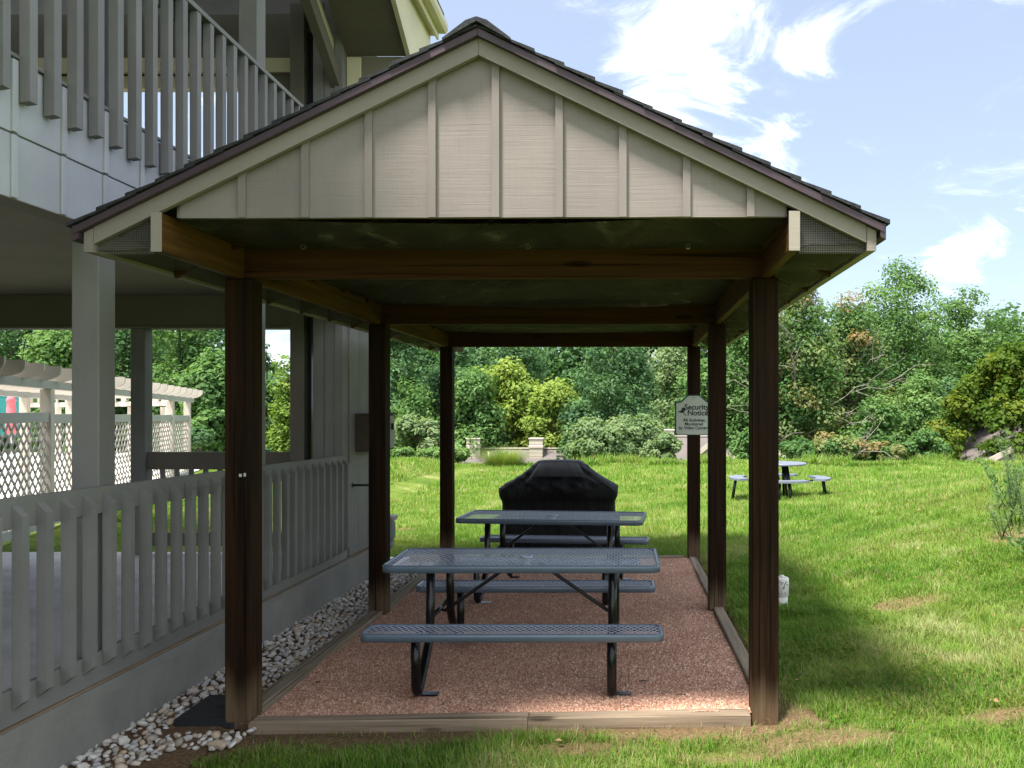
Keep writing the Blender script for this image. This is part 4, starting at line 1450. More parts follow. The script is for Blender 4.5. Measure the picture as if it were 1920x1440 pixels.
def pergola():
    y0 = 7.6
    t = thing('pergola_screen', 'long cream pergola with curved rafter ends above a lattice fence beyond the porch', 'pergola', (FX(13.0), 13.0, .12))
    P = lambda y, off, z: Vector((FX(y), y, z)) + FN * off
    ps = (9.0, 11.28, 13.5, 15.75, 18.0, 19.6)
    bz = lambda y: 2.16 - .0145 * (y - 9.9)
    def upright(c, w, z0, z1):
        a = Matrix.Translation(c) @ Matrix.Rotation(math.atan2(.298, 1), 4, 'Z')
        return MB().box(-w / 2, w / 2, -w / 2, w / 2, z0, z1, .005, mat=a)
    for y in ps:
        upright(P(y, 0, 0), .135, .0, bz(y) - .11).build('post', M['perg'], t)
        upright(P(y, -1.9, 0), .135, .0, bz(y) - .11).build('post', M['perg'], t)
    for off in (.02, -1.9):
        MB().bar(P(y0, off, bz(y0) - .055), P(20.0, off, bz(20.0) - .055), .09, .11).build('beam', M['perg_rail'], t)
    # rafters: one board each, the free end cut in a quarter curve
    y = 8.1
    while y < 19.9:
        zb = bz(y) - .02
        hgt = .20
        prof = [(-2.35, zb), (.02, zb)]
        for k in range(7):
            a = R(15 * k)
            prof.append((.02 + .28 * math.sin(a), zb + .13 - .13 * math.cos(a)))
        prof += [(.30, zb + hgt), (-2.35, zb + hgt)]
        mb = MB()
        n = len(prof)
        vs = [P(y, o_, z_) + FD * s for s in (-.021, .021) for o_, z_ in prof]
        fs = [tuple(range(n - 1, -1, -1)), tuple(range(n, 2 * n))] + [(i, (i + 1) % n, n + (i + 1) % n, n + i) for i in range(n)]
        mb.add(vs, fs)
        mb.build('rafter', M['perg'], t)
        y += .555
    # lattice panels between the posts
    pts = (7.6,) + ps
    for a, b in zip(pts[:-1], pts[1:]):
        ya, yb = a + .07, b - .07
        zt = 1.70 - .0125 * (a - 9.9)
        MB().bar(P(ya, .02, zt - .065), P(yb, .02, zt - .065), .045, .13).build('top_rail', M['perg_rail'], t)
        MB().bar(P(ya, .02, .22), P(yb, .02, .22), .045, .11).build('bottom_rail', M['perg_rail'], t)
        ln = (P(yb, 0, 0) - P(ya, 0, 0)).length
        z0, z1 = .27, zt - .13
        mb = MB()
        pitch, w = .185, .042
        cxm, czm = ln / 2, (z0 + z1) / 2
        for sg in (1, -1):
            d = (math.cos(R(46)), sg * math.sin(R(46)))
            k = -80
            while k < 80:
                q = clip_line((k * pitch, 0), d, ln / 2, (z1 - z0) / 2); 
                if q:
                    s0 = (cxm + k * pitch + d[0] * q[0], czm + d[1] * q[0]); s1 = (cxm + k * pitch + d[0] * q[1], czm + d[1] * q[1])
                    base = P(ya, .012 + .008 * sg, 0)
                    mb.bar(base + FD * s0[0] + Vector((0, 0, s0[1])), base + FD * s1[0] + Vector((0, 0, s1[1])), w, .007, up=FN)
                k += 1
        mb.build('lattice_panel', M['lattice'], t, kind='stuff')


pergola()


def far_pergola():
    a, b = at(40, 762, 27), at(322, 757, 23.5)
    a.z, b.z = 1.86, 1.9
    t = thing('pergola', 'sunlit cream pergola standing across the far side of the pool deck', 'pergola', (b.x, b.y, .12))
    d = (b - a).normalized(); nrm = Vector((-.55, .83, 0))
    for f in (.02, .27, .52, .77, .98):
        for o in (0, 1.6):
            p = a.lerp(b, f) + nrm * o
            MB().tube([(p.x, p.y, .0), (p.x, p.y, 1.80)], .09, 4, smooth=False).build('post', M['perg'], t)
    for o in (0, 1.6):
        MB().bar(a + nrm * o, b + nrm * o, .09, .14).build('beam', M['perg'], t)
    k = 0.0
    L = (b - a).length
    while k < L:
        p = a + d * k
        MB().bar(p - nrm * .4 + Vector((0, 0, .16)), p + nrm * 2.0 + Vector((0, 0, .16)), .04, .17).build('rafter', M['perg'], t)
        k += .5


far_pergola()


def pool_side():
    def zf(x, y): return ground_z(x, y) * 0 + .145
    o = sheet('pool_deck', -40, -9.0, 9.0, 30, zf, 10, 10, M['pool_deck'])
    # keep the deck on the far side of the fence line
    for v in o.data.vertices:
        v.co.x = min(v.co.x, FX(v.co.y) - .18)
    # windscreen fence
    a, b = at(-260, 755, 33), at(53, 755, 33)
    t = thing('windscreen_fence', 'chain fence panel with teal windscreen at far left behind the pool', 'fence', (b.x, b.y, 0))
    MB().box(a.x, b.x, 33.0, 33.02, .6, 2.38).build('screen', M['teal'], t)
    MB().tube([(a.x, 32.95, 2.42), (b.x, 32.95, 2.42)], .03, 8).build('top_rail', M['galv'], t)
    for k in range(3):
        x = b.x - k * 2.6
        MB().tube([(x, 32.95, 0), (x, 32.95, 2.5)], .045, 8).build('post', M['galv'], t)
    # closed umbrella
    p = at(21, 790, 20.0)
    t = thing('closed_umbrella', 'closed pink patio umbrella standing beyond the lattice fence', 'umbrella', (p.x, p.y, .145))
    link('pole', MB().tube([(0, 0, 0), (0, 0, 2.0)], .02, 8).mesh('pole'), M['galv'], t)
    n = 16
    prof = [(2.02, .015), (1.99, .03), (1.86, .075), (1.80, .10), (1.785, .075), (1.60, .085), (1.25, .10), (1.0, .12), (.98, .02)]
    vs = [(r * (1 + .16 * (k % 2)) * math.cos(2 * math.pi * k / n), r * (1 + .16 * (k % 2)) * math.sin(2 * math.pi * k / n), z) for z, r in prof for k in range(n)]
    fs = [(j * n + k, j * n + (k + 1) % n, (j + 1) * n + (k + 1) % n, (j + 1) * n + k) for j in range(len(prof) - 1) for k in range(n)]
    link('canopy', MB().add(vs, fs, True).mesh('canopy'), M['pink'], t)
    link('base', MB().tube([(0, 0, 0), (0, 0, .06)], .22, 16).mesh('base'), M['galv'], t)


pool_side()


# ------------------------------------------------------------------ houses beyond the drop
def house(label, x0, x1, yr, zr, half, slope, chimneys=(), pipes=(), hip=0.0, gable_axis='x', zbase=-7.0):
    """ridge along x (or along y for gable_axis='y') at depth yr, height zr"""
    if gable_axis == 'x':
        t = thing('far_house', label, 'house', ((x0 + x1) / 2, yr, zbase), 'houses down the slope behind the lawn')
        ze = zr - half * slope
        MB().box(x0 + .4, x1 - .4, yr - half + .5, yr + half - .5, zbase, ze - .05).build('wall', M['house_wall'], t)
        th = .14
        vs = [(x0 + hip, yr, zr), (x1 - 0, yr, zr), (x0, yr - half, ze), (x1, yr - half, ze), (x0, yr + half, ze), (x1, yr + half, ze)]
        vs += [(x, y, z - th) for x, y, z in vs]
        fs = [(0, 2, 3, 1), (0, 1, 5, 4), (0, 4, 2), (6, 7, 9, 8), (6, 10, 11, 7), (6, 8, 10), (2, 8, 9, 3), (4, 5, 11, 10), (2, 4, 10, 8), (1, 3, 9, 7), (1, 7, 11, 5)]
        roof = MB().add(vs, fs).build('roof', M['house_roof'], t)
        MB().bar((x0 + hip, yr, zr + .02), (x1, yr, zr + .02), .30, .06).build('ridge_cap', M['house_trim'], roof)
    for (cx, cy, w, z0, z1) in chimneys:
        c = MB().box(cx - w / 2, cx + w / 2, cy - w * .45, cy + w * .45, z0, z1 - .36).build('chimney', M['house_wall'], roof)
        MB().box(cx - w / 2 - .05, cx + w / 2 + .05, cy - w * .45 - .05, cy + w * .45 + .05, z1 - .60, z1 - .42, .03).build('collar', M['house_trim'], roof)
        MB().box(cx - w / 2 - .01, cx + w / 2 + .01, cy - w * .45 - .01, cy + w * .45 + .01, z1 - .359, z1 - .08).build('cap', M['house_trim'], roof)
        MB().box(cx - w / 2 - .06, cx + w / 2 + .06, cy - w * .45 - .06, cy + w * .45 + .06, z1 - .079, z1, .02).build('cap', M['house_trim'], roof)
        z = z0 + .2
        mb = MB()
        while z < z1 - .65:
            mb.box(cx - w / 2 - .012, cx + w / 2 + .012, cy - w * .45 - .012, cy + w * .45 + .012, z, z + .014); z += .2
        mb.build('clapboard', M['house_trim'], roof, kind='stuff')
    for (cx, cy, z0, z1) in pipes:
        MB().tube([(cx, cy, z0), (cx, cy, z1)], .06, 8).build('vent_pipe', M['house_trim'], roof)
    return t


def houses():
    Y = 50.0
    k = Y / F
    l = at(903, 841, Y)
    r = at(1075, 841, Y)
    c1, c2 = at(889, 821, Y - .5), at(1006, 821, Y - .5)
    pv = at(916.5, 853, Y - .9)
    house('far house roof with two pale chimneys showing left of the grill cover', at(861, 860, Y).x, r.x, Y, l.z, 4.5, .62,
          ((c1.x, Y - .5, .78, l.z - 1.0, c1.z), (c2.x, Y - .5, .78, l.z - 1.0, c2.z)), ((pv.x, Y - .9, pv.z - .5, pv.z + .2),), hip=.40)
    l = at(1262, 818, Y)
    c1 = at(1255, 805, Y - .8)
    house('far house roof with one chimney showing beneath the security sign', at(1240, 818, Y).x, at(1326, 818, Y).x, Y, l.z, 4.5, .55,
          ((c1.x, Y - .8, .50, l.z - 1.2, c1.z),))
    # gabled house ends right of the posts: cream rake boards of two dormers
    for nm, (pa, pb, pc), y, lab in (('far_house', ((1330, 832), (1385, 868), (1290, 862)), 44.0, 'far house gable end with a cream rake board just right of the middle right post'),
                                     ('far_house', ((1425, 822), (1476, 856), (1380, 856)), 47.0, 'far house gable end with a cream rake board just right of the front right post')):
        A, B, C = at(*pa, y), at(*pb, y), at(*pc, y)
        t = thing('far_house', lab, 'house', (A.x, y, -7), 'houses down the slope behind the lawn')
        MB().box(C.x + .2, B.x - .2, y + .3, y + 7, -7, min(B.z, C.z) - .1).build('wall', M['house_wall'], t)
        MB().prism([(C.x + .2, C.z), (B.x - .2, B.z), (A.x, A.z)], 'y', y + .2, y + .3).build('gable', M['house_wall'], t)
        roof = MB().prism([(B.x + .15, B.z - .1), (A.x, A.z + .05), (C.x - .15, C.z - .1), (C.x - .15, C.z - .25), (A.x, A.z - .12), (B.x + .15, B.z - .25)], 'y', y, y + 7).build('roof', M['house_roof'], t)
        MB().bar((A.x, y - .03, A.z - .05), (B.x + .15, y - .03, B.z - .2), .05, .24).bar((A.x - .02, y - .03, A.z - .05), (C.x - .15, y - .03, C.z - .2), .052, .24).build('rake_board', M['house_trim'], t)
    # brown roof low at the far right with a cream rake board
    y = 40.0
    A, B, C = at(1838, 870, y), at(1995, 792, y), at(2150, 870, y)
    t = thing('far_house', 'brown shingled roof with a cream rake board low at the far right edge', 'house', (B.x, y, -6), 'houses down the slope behind the lawn')
    MB().box(A.x + .5, C.x - .5, y + .4, y + 8, -6, A.z - .2).build('wall', M['house_wall'], t)
    MB().prism([(A.x + .1, A.z), (C.x - .1, C.z), (B.x, B.z)], 'y', y + .25, y + .35).build('gable', M['house_wall'], t)
    roof = MB().prism([(A.x - .2, A.z - .14), (B.x, B.z + .1), (C.x + .2, C.z - .14), (C.x + .2, C.z - .3), (B.x, B.z - .06), (A.x - .2, A.z - .3)], 'y', y, y + 8).build('roof', M['house_roof'], t)
    MB().bar((A.x - .2, y - .04, A.z - .16), (B.x, y - .04, B.z), .06, .26).bar((C.x + .2, y - .04, C.z - .16), (B.x + .03, y - .04, B.z), .062, .26).build('rake_board', M['house_trim'], t)
    D, E = at(1780, 883, 37.5), at(1850, 868, 39.0)
    lo = MB().add([(D.x - .6, 36.2, D.z - .25), (C.x, 36.2, D.z - .25), (C.x, y - .1, A.z + .05), (E.x - .9, y - .1, A.z + .05), (D.x - .6, 36.2, D.z - .42), (C.x, 36.2, D.z - .42), (C.x, y - .1, A.z - .12), (E.x - .9, y - .1, A.z - .12)],
                  [(0, 1, 2, 3), (7, 6, 5, 4), (0, 4, 5, 1), (1, 5, 6, 2), (2, 6, 7, 3), (3, 7, 4, 0)])
    lo.build('porch_roof', M['house_roof'], t)


houses()

# ------------------------------------------------------------------ trees and shrubs
def unit(n, rng):
    v = rng.normal(size=(n, 3)); v /= np.linalg.norm(v, axis=1)[:, None] + 1e-9
    return v


def leaf_cards(pos, nrm, ln, wd, rng, fold=0.25):
    """pointed leaves, folded a little along the midrib: 4 vertices, 2 triangles each"""
    n = len(pos)
    t = np.cross(nrm, rng.normal(size=(n, 3))); t /= np.linalg.norm(t, axis=1)[:, None] + 1e-9
    b = np.cross(nrm, t)
    ln = np.broadcast_to(ln, n)[:, None]; wd = np.broadcast_to(wd, n)[:, None]
    V = np.empty((n, 4, 3))
    V[:, 0] = pos - t * ln * .5
    V[:, 1] = pos + b * wd * .5 + nrm * wd * fold + t * ln * .08
    V[:, 2] = pos + t * ln * .5
    V[:, 3] = pos - b * wd * .5 + nrm * wd * fold + t * ln * .08
    return V


def crown(rng, W, H, nclump, rclump, nleaf, leaf, up=.45, shell=.5, lobes=6, flat=.8, egg=.0):
    """leaf clumps through an uneven crown, base at z=0; returns V, Q, tint, clump centres"""
    c = unit(nclump, rng)
    r = shell + (1 - shell) * rng.random(nclump) ** .6
    lob = unit(lobes, rng); la = rng.uniform(.65, 1.12, lobes)
    w = np.exp(6 * (c @ lob.T - 1)); k = (w @ la + .25 * .9) / (w.sum(1) + .25)
    r = r * k
    z = c[:, 2] * r
    taper = 1 - egg * np.clip(z, 0, 1)
    cen = np.stack([c[:, 0] * r * W / 2 * taper, c[:, 1] * r * W / 2 * taper, (z * .5 + .5) * H], 1)
    rad = rclump * rng.uniform(.6, 1.35, nclump)
    cnt = np.maximum(6, (nleaf * (rad / rad.mean()) ** 2 / nclump)).astype(int)
    idx = np.repeat(np.arange(nclump), cnt)
    n = len(idx)
    d = unit(n, rng); d[:, 2] = d[:, 2] * .85 + .22; d /= np.linalg.norm(d, axis=1)[:, None]
    rr = .45 + .6 * rng.random(n) ** .7
    sprig = 1 + .35 * np.sin(d[:, 0] * 5 + idx) * np.cos(d[:, 1] * 6 + idx * 2)
    pos = cen[idx] + d * (rad[idx] * rr * sprig)[:, None] * np.array([1, 1, flat])
    nrm = d * .6 + np.array([0, 0, up]) + unit(n, rng) * .55
    nrm /= np.linalg.norm(nrm, axis=1)[:, None]
    s = leaf * rng.uniform(.6, 1.35, n)
    V = leaf_cards(pos, nrm, s, s * .62, rng)
    ct = np.clip(rng.normal(.42, .22, nclump), 0, 1)
    return V.reshape(-1, 3), np.arange(n * 4).reshape(-1, 4), ct[idx], cen, ct


def limb(mb, a, b, r0, r1, rng, n=5, wob=.12):
    a, b = Vector(a), Vector(b)
    L = (b - a).length
    pts = []
    for k in range(n + 1):
        f = k / n
        p = a.lerp(b, f)
        p.z += .12 * L * math.sin(f * math.pi) * .6
        j = wob * L * .25 * math.sin(f * math.pi)
        p += Vector(rng.normal(0, 1, 3)) * j * .5
        pts.append(p)
    mb.tube(pts, [r0 + (r1 - r0) * k / n for k in range(n + 1)], 6)


TSEED = [100]


def tree(name, label, cat, kind, px, pytop, hw, Y, zlow=None, leaves=17000, leaf=.25, rclump=1.0, group=None, nclump=None, shell=.5, egg=.25, bare=0, trunk_r=.16, tint=None, lobes=6):
    TSEED[0] += 1
    rng = np.random.default_rng(TSEED[0])
    X = (px - VX) * Y / F
    zt = CZ - (pytop - VY) * Y / F
    g = float(ground_z(X, Y))
    if zlow is None: zlow = g + .6
    W, H = 2 * hw * Y / F, zt - zlow
    rclump *= min(1.0, W / 6 + .35)
    if nclump is None: nclump = int(np.clip(W * H * 1.25 / max(.3, rclump ** 2), 24, 320))
    V, Q, T, cen, ct = crown(rng, W - rclump * .8, H - rclump * .7, nclump, rclump, leaves, leaf, shell=shell, egg=egg, lobes=lobes)
    if tint is not None: T = np.clip(T * tint[1] + tint[0], 0, 1)
    t = thing(name, label, cat, (X, Y, g), group)
    V = V + np.array([0, 0, zlow - g + rclump * .3])
    link('crown', np_mesh('crown', V, quads=Q, attr={'tint': T}), LEAF[kind], t)
    mb = MB()
    top = zlow - g + H * .78
    pts = [(0, 0, -.3), (.05 * W * .2, 0, top * .3), (-.03 * W * .3, .02 * W, top * .65), (.02 * W, 0, top)]
    mb.tube(pts, [trunk_r * 1.35, trunk_r, trunk_r * .7, trunk_r * .25], 8)
    order = rng.permutation(len(cen))
    for i in order[:14]:
        c = cen[i] + np.array([0, 0, zlow - g + rclump * .3])
        z0 = min(top * .9, max(.25 * top, c[2] - .35 * math.hypot(c[0], c[1]) - .6))
        limb(mb, (0, 0, z0), c, trunk_r * .42, trunk_r * .10, rng)
    mb_t = mb
    o = link('trunk', mb_t.mesh('trunk'), M['bark'], t)
    if bare:
        for i in order[14:14 + bare]:
            m2 = MB()
            c = cen[i] + np.array([0, 0, zlow - g])
            d = Vector((c[0], c[1] * .4 - .8, 0)); d.normalize()
            c = c + np.array([d.x, -abs(d.y) - .5, .1]) * rclump * 2.1
            z0 = max(.15 * top, c[2] - .45 * math.hypot(c[0], c[1]) - .4)
            limb(m2, (0, 0, z0), c, .055, .018, rng, 6, .35)
            for _ in range(3):
                e = Vector(c) + Vector(rng.normal(0, 1.0, 3)) * .8 + Vector((d.x, -.4, .3))
                st = Vector(c).lerp(Vector((0, 0, z0)), rng.uniform(.1, .4))
                limb(m2, st, e, .022, .008, rng, 4, .4)
            link('bare_limb', m2.mesh('bare_limb'), M['bark_pale'], t)
    return t


def woods():
    G = 'trees of the wood beyond the lawn'
    A = lambda label, kind, px, top, hw, Y, **k: tree('woodland_tree', label, 'tree', kind, px, top, hw, Y, group=G, **k)
    # seen through the porch on the left
    A('dark green tree at the far left edge above the pergola rafters', 'dark', 20, 470, 95, 52, leaves=12000)
    A('bright green tree rising behind the pergola just left of the near porch column', 'mid', 128, 560, 62, 46, tint=(.25, .8))
    A('dark tree in the gap between the near and the far porch column', 'dark', 232, 470, 78, 50, leaves=11000)
    A('mid green tree framed by the porch above the curved end of the pergola', 'mid', 335, 480, 72, 48, leaves=11000)
    A('vine hung green tree beside the front left post, right of the pergola end', 'mid', 405, 640, 60, 40, tint=(-.1, 1))
    A('dark thin topped tree against the sky just right of the front left post', 'dark', 500, 622, 30, 60, leaves=3500, rclump=.6, nclump=60, shell=.2)
    A('yellow tinged tree in the narrow gap right of the front left post', 'yellow', 540, 640, 34, 54, tint=(-.25, .9), leaves=5000)
    A('mid green tree behind the building corner', 'mid', 620, 590, 70, 58)
    # under the roof of the shelter
    A('dark green tree left of the back left post', 'dark', 735, 560, 70, 56, tint=(.1, 1))
    A('mid green rounded tree between the middle left and back left posts', 'mid', 775, 690, 48, 50, leaves=5000, rclump=.8)
    A('dark tree directly behind the back left post', 'dark', 845, 585, 75, 60)
    A('dark green tree behind the crown of the yellow tree', 'dark', 960, 560, 95, 68)
    A('olive green tree between the back left post and the yellow tree', 'mid', 880, 700, 55, 51, tint=(-.05, .9))
    A('bright yellow green tree in the middle of the shelter opening', 'yellow', 950, 655, 88, 54, leaves=14000, leaf=.30, rclump=.95)
    A('lower yellow green tree at the right shoulder of the bright yellow one', 'yellow', 1042, 684, 60, 52, tint=(-.12, .9), leaf=.28, leaves=9500)
    A('big deep green tree right of the yellow trees', 'dark', 1150, 560, 92, 57, tint=(.08, 1), leaves=12000)
    A('small dark green tree above the grill cover between the two big crowns', 'dark', 1085, 720, 42, 50, leaves=5000, rclump=.8)
    A('pale hazy green tree left of the security sign', 'pale', 1268, 600, 58, 66, tint=(.2, .8))
    A('mid green tree behind the security sign', 'mid', 1318, 640, 52, 56)
    A('mid green tree between the middle right and front right posts', 'mid', 1392, 500, 72, 54, tint=(.05, .9))
    # right of the shelter
    A('thin crowned tree with turning leaves and bare pale limbs right of the front right post', 'turning', 1500, 470, 96, 52, leaves=17000, bare=11, shell=.3, rclump=.85, tint=(-.16, .98))
    A('sparse turning tree with long dead limbs reaching left of the tallest tree', 'turning', 1592, 490, 88, 56, leaves=17000, bare=11, shell=.3, rclump=.85, tint=(-.16, .98))
    A('tallest green tree standing against the sky right of the shelter roof', 'mid', 1690, 472, 112, 60, leaves=24000, shell=.35, rclump=.95, lobes=9, egg=.0)
    A('green tree with an even crown next to the right of the tallest tree', 'mid', 1822, 525, 88, 62, tint=(-.05, .9), leaves=20000, shell=.4, lobes=9, egg=.0)
    A('green tree at the right edge of the picture behind the olive maple', 'mid', 1905, 570, 70, 66, egg=.05, tint=(.05, .9))
    A('pale hill tree at the very right edge above the olive maple', 'pale', 1955, 600, 70, 90, tint=(.3, .6))
    A('small bright green tree low in front of the tallest tree', 'mid', 1728, 680, 58, 50, tint=(.22, .8), leaves=7000, rclump=.8)
    A('bushy green tree low between the dead limbs and the small bright tree', 'mid', 1640, 722, 60, 49, leaves=7000, rclump=.8, tint=(.0, .9), bare=2)
    A('dark tree between the bright small tree and the olive maple', 'dark', 1790, 690, 55, 56, tint=(.1, 1))
    tree('maple_tree', 'dense olive yellow maple with a rounded crown at the right edge', 'tree', 'olive', 1905, 622, 190, 44, leaves=36000, leaf=.29, rclump=.62, nclump=330, shell=.72, egg=.42, lobes=3, zlow=-6.8)
    # shrubs at the brow of the lawn
    S_ = 'shrubs at the far edge of the lawn'
    B = lambda label, kind, px, top, hw, Y, **k: tree('shrub', label, 'shrub', kind, px, top, hw, Y, group=S_, trunk_r=.05, **k)
    B('silvery green rounded shrub right of the utility cabinet', 'pale', 782, 768, 52, 39, leaves=7000, leaf=.18, rclump=.5, tint=(.2, .8))
    B('broad pale willow like shrub behind the grill cover', 'pale', 1130, 782, 78, 40, leaves=11000, leaf=.20, rclump=.52)
    B('higher pale willow like shrub between the grill and the security sign', 'pale', 1190, 768, 70, 42, leaves=10000, leaf=.20, rclump=.55, tint=(-.05, 1))
    B('low pale shrub just left of the back right post', 'pale', 1240, 812, 42, 38, leaves=5000, leaf=.16, rclump=.4, tint=(.1, 1))
    B('olive shrub on the bank behind the left far house', 'olive', 925, 800, 55, 56, leaves=5000, leaf=.26, rclump=.6, tint=(-.2, .8))
    B('yellow green shrub above the far house between its chimneys', 'yellow', 985, 790, 36, 54, leaves=4500, leaf=.24, rclump=.6)
    B('green shrub between the two far gable ends', 'mid', 1408, 800, 42, 40, leaves=5000, leaf=.2, rclump=.5)
    B('dark green shrub right of the round table', 'mid', 1505, 820, 52, 38.5, leaves=7000, leaf=.2, rclump=.5, tint=(-.1, 1))
    B('green shrub with turning tips right of the dark shrub', 'turning', 1570, 812, 50, 38, leaves=6500, leaf=.2, rclump=.5, tint=(-.05, .9), bare=1)
    B('orange leaved shrub low under the tallest tree', 'turning', 1660, 818, 42, 38.5, leaves=5500, leaf=.19, rclump=.45, tint=(.08, .85))
    B('green shrub between the orange shrub and the olive maple', 'mid', 1735, 800, 46, 40, leaves=6000, leaf=.2, rclump=.5, tint=(-.05, .9))
    B('leafy green bush at the brow left of the back left post', 'mid', 745, 850, 30, 34.2, leaves=2600, leaf=.15, rclump=.3, tint=(.3, .8), egg=0)
    B('broad leaved bright bush at the brow right of the back left post', 'mid', 858, 856, 26, 34.0, leaves=2600, leaf=.20, rclump=.32, tint=(.35, .8), egg=0)
    B('low bright bush behind the left edge of the grill cover', 'mid', 812, 855, 34, 34.4, leaves=2600, leaf=.15, rclump=.3, tint=(.3, .8), egg=0)
    B('green bush at the end of the pergola left of the front left post', 'mid', 395, 770, 40, 33.5, leaves=6000, leaf=.2, rclump=.5)
    B('dark bush beside the last pergola post', 'dark', 372, 800, 26, 30, leaves=3500, leaf=.17, rclump=.4)
    # the farther rank reads as one mass
    rng = np.random.default_rng(77)
    rr = random.Random(12)
    Vs, Ts = [], []
    for px in range(-260, 2300, 74):
        Y = rr.uniform(80, 100)
        x = (px + rr.uniform(-15, 15) - VX) * Y / F
        if 470 < px < 560: top = 690
        elif px > 1450: top = rr.uniform(545, 610)
        else: top = rr.uniform(520, 600)
        zt = CZ - (top - VY) * Y / F
        V, Q, T, cen, ct = crown(rng, rr.uniform(8.5, 11.5), zt + 4.5, 130, 1.35, 3500, .62, shell=.45, egg=.1)
        Vs.append(V + np.array([x, Y, -4.5])); Ts.append(T)
    V = np.concatenate(Vs)
    o = link('far_trees', np_mesh('far_trees', V, quads=np.arange(len(V)).reshape(-1, 4), attr={'tint': np.concatenate(Ts)}), LEAF['dark'])
    o['kind'] = 'stuff'


woods()


# far wooded slope behind everything
def far_wood():
    rng = np.random.default_rng(5)
    n = 26000
    x = rng.uniform(-140, 150, n); y = rng.uniform(104, 128, n)
    top = 5.5 + 3.0 * vnoise(x * .13, y * .1, 41) + 2.5 * vnoise(x * .4, y * .3, 42) - 6 * np.exp(-((x + 46) / 6) ** 2)
    z = -5 + (top + 5) * rng.random(n) ** .45
    nrm = unit(n, rng) * .7 + np.array([0, -.3, .6]); nrm /= np.linalg.norm(nrm, axis=1)[:, None]
    V = leaf_cards(np.stack([x, y, z], 1), nrm, 1.7, 1.2, rng)
    o = link('far_wood', np_mesh('far_wood', V.reshape(-1, 3), quads=np.arange(n * 4).reshape(-1, 4), attr={'tint': np.repeat(.35, n)}), LEAF['dark'])
    o['kind'] = 'stuff'


far_wood()


# ------------------------------------------------------------------ grass
def blades(x, y, z, h, w, az, lean, rng, seg=2, dry=None):
    n = len(x)
    dx, dy = np.cos(az), np.sin(az)
    sx, sy = -dy, dx
    P = lambda f: (x + dx * h * lean * f * f, y + dy * h * lean * f * f, z + h * f * (1 - .25 * lean * f))
    if seg == 2:
        V = np.empty((n, 5, 3))
        for k, (f, ww) in enumerate(((0, 1), (.5, .8))):
            px, py, pz = P(f)
            V[:, 2 * k] = np.stack([px - sx * w * ww / 2, py - sy * w * ww / 2, pz], 1)
            V[:, 2 * k + 1] = np.stack([px + sx * w * ww / 2, py + sy * w * ww / 2, pz], 1)
        V[:, 4] = np.stack(P(1), 1)
        i = np.arange(n)[:, None] * 5
        q = i + np.array([[0, 1, 3, 2]]); t = i + np.array([[2, 3, 4]])
        return V.reshape(-1, 3), q, t
    V = np.empty((n, 3, 3))
    px, py, pz = P(0)
    V[:, 0] = np.stack([px - sx * w / 2, py - sy * w / 2, pz], 1); V[:, 1] = np.stack([px + sx * w / 2, py + sy * w / 2, pz], 1)
    V[:, 2] = np.stack(P(1), 1)
    return V.reshape(-1, 3), None, np.arange(n)[:, None] * 3 + np.array([[0, 1, 2]])


def lawn_ok(x, y):
    pad = (x > -2.26) & (x < .90) & (y > 4.67) & (y < 10.27)
    bld = (x < -2.84) & (y < 9.62)
    stones = (x < -2.2) & (y < 10.4)
    perg = x < FX(y) + .1
    pat = (x < -2.8) & (y < 9.0)
    return ~(pad | bld | stones | perg | pat)


def grass_zone(name, y0, y1, x0f, x1f, n, h, w, seg, seed, dryp=.10):
    rng = np.random.default_rng(seed)
    y = y0 + (y1 - y0) * rng.random(n) ** 1.15
    x = x0f(y) + (x1f(y) - x0f(y)) * rng.random(n)
    s = soil_mask(x, y)
    cl = vnoise(x * 5.5, y * 5.5, 51) * .6 + vnoise(x * 14, y * 14, 52) * .4
    keep = lawn_ok(x, y) & (rng.random(n) > s * .93) & (rng.random(n) < (.25 + 1.1 * cl) * np.where(x > R_(y), .30, 1.0))
    x, y, s, cl = x[keep], y[keep], s[keep], cl[keep]
    n = len(x)
    z = ground_z(x, y) - .004
    long_ = .8 + .45 * vnoise(x * 1.4, y * 1.4, 53)
    hh = h * (.45 + .9 * rng.random(n)) * long_ * (.7 + .6 * cl) * (1 - .35 * s)
    ww = w * (.7 + .6 * rng.random(n))
    az = rng.random(n) * 6.283 * .9 + vnoise(x * 3.1, y * 3.1, 54) * 4
    lean = .25 + .9 * rng.random(n) ** 1.3
    V, q, t = blades(x, y, z, hh, ww, az, lean, rng, seg)
    dry = ((rng.random(n) < dryp + .5 * s + .15 * (vnoise(x * 1.7, y * 1.7, 57) > .66)) * rng.uniform(.5, 1, n))
    d = dry if q is None else np.concatenate([dry, dry])
    o = link(name, np_mesh(name, V, quads=q, tris=t, attr={'dry': d}), M['grass'])
    o['kind'] = 'stuff'


R_ = lambda y: .50 * y + .35      # about the edge of the view
RW = lambda y: .66 * y + 1.5      # a stretch of thinner grass goes on past it
grass_zone('near_grass', 3.7, 7.2, lambda y: np.where(y < 4.75, -2.35, .88), RW, 225000, .058, .0042, 2, 61, .12)
grass_zone('middle_grass', 7.0, 12.2, lambda y: np.where(y < 10.2, .88, -3.0), RW, 215000, .066, .0062, 2, 62)
grass_zone('far_grass', 12.0, 20.5, lambda y: -.66 * y + .5, RW, 225000, .085, .014, 1, 63)
grass_zone('distant_grass', 20.0, 35.5, lambda y: -.62 * y, RW, 172000, .12, .028, 1, 64)
grass_zone('patio_side_grass', 9.0, 14.0, lambda y: -7.0 + 0 * y, lambda y: -2.5 + 0 * y, 40000, .07, .009, 1, 65)


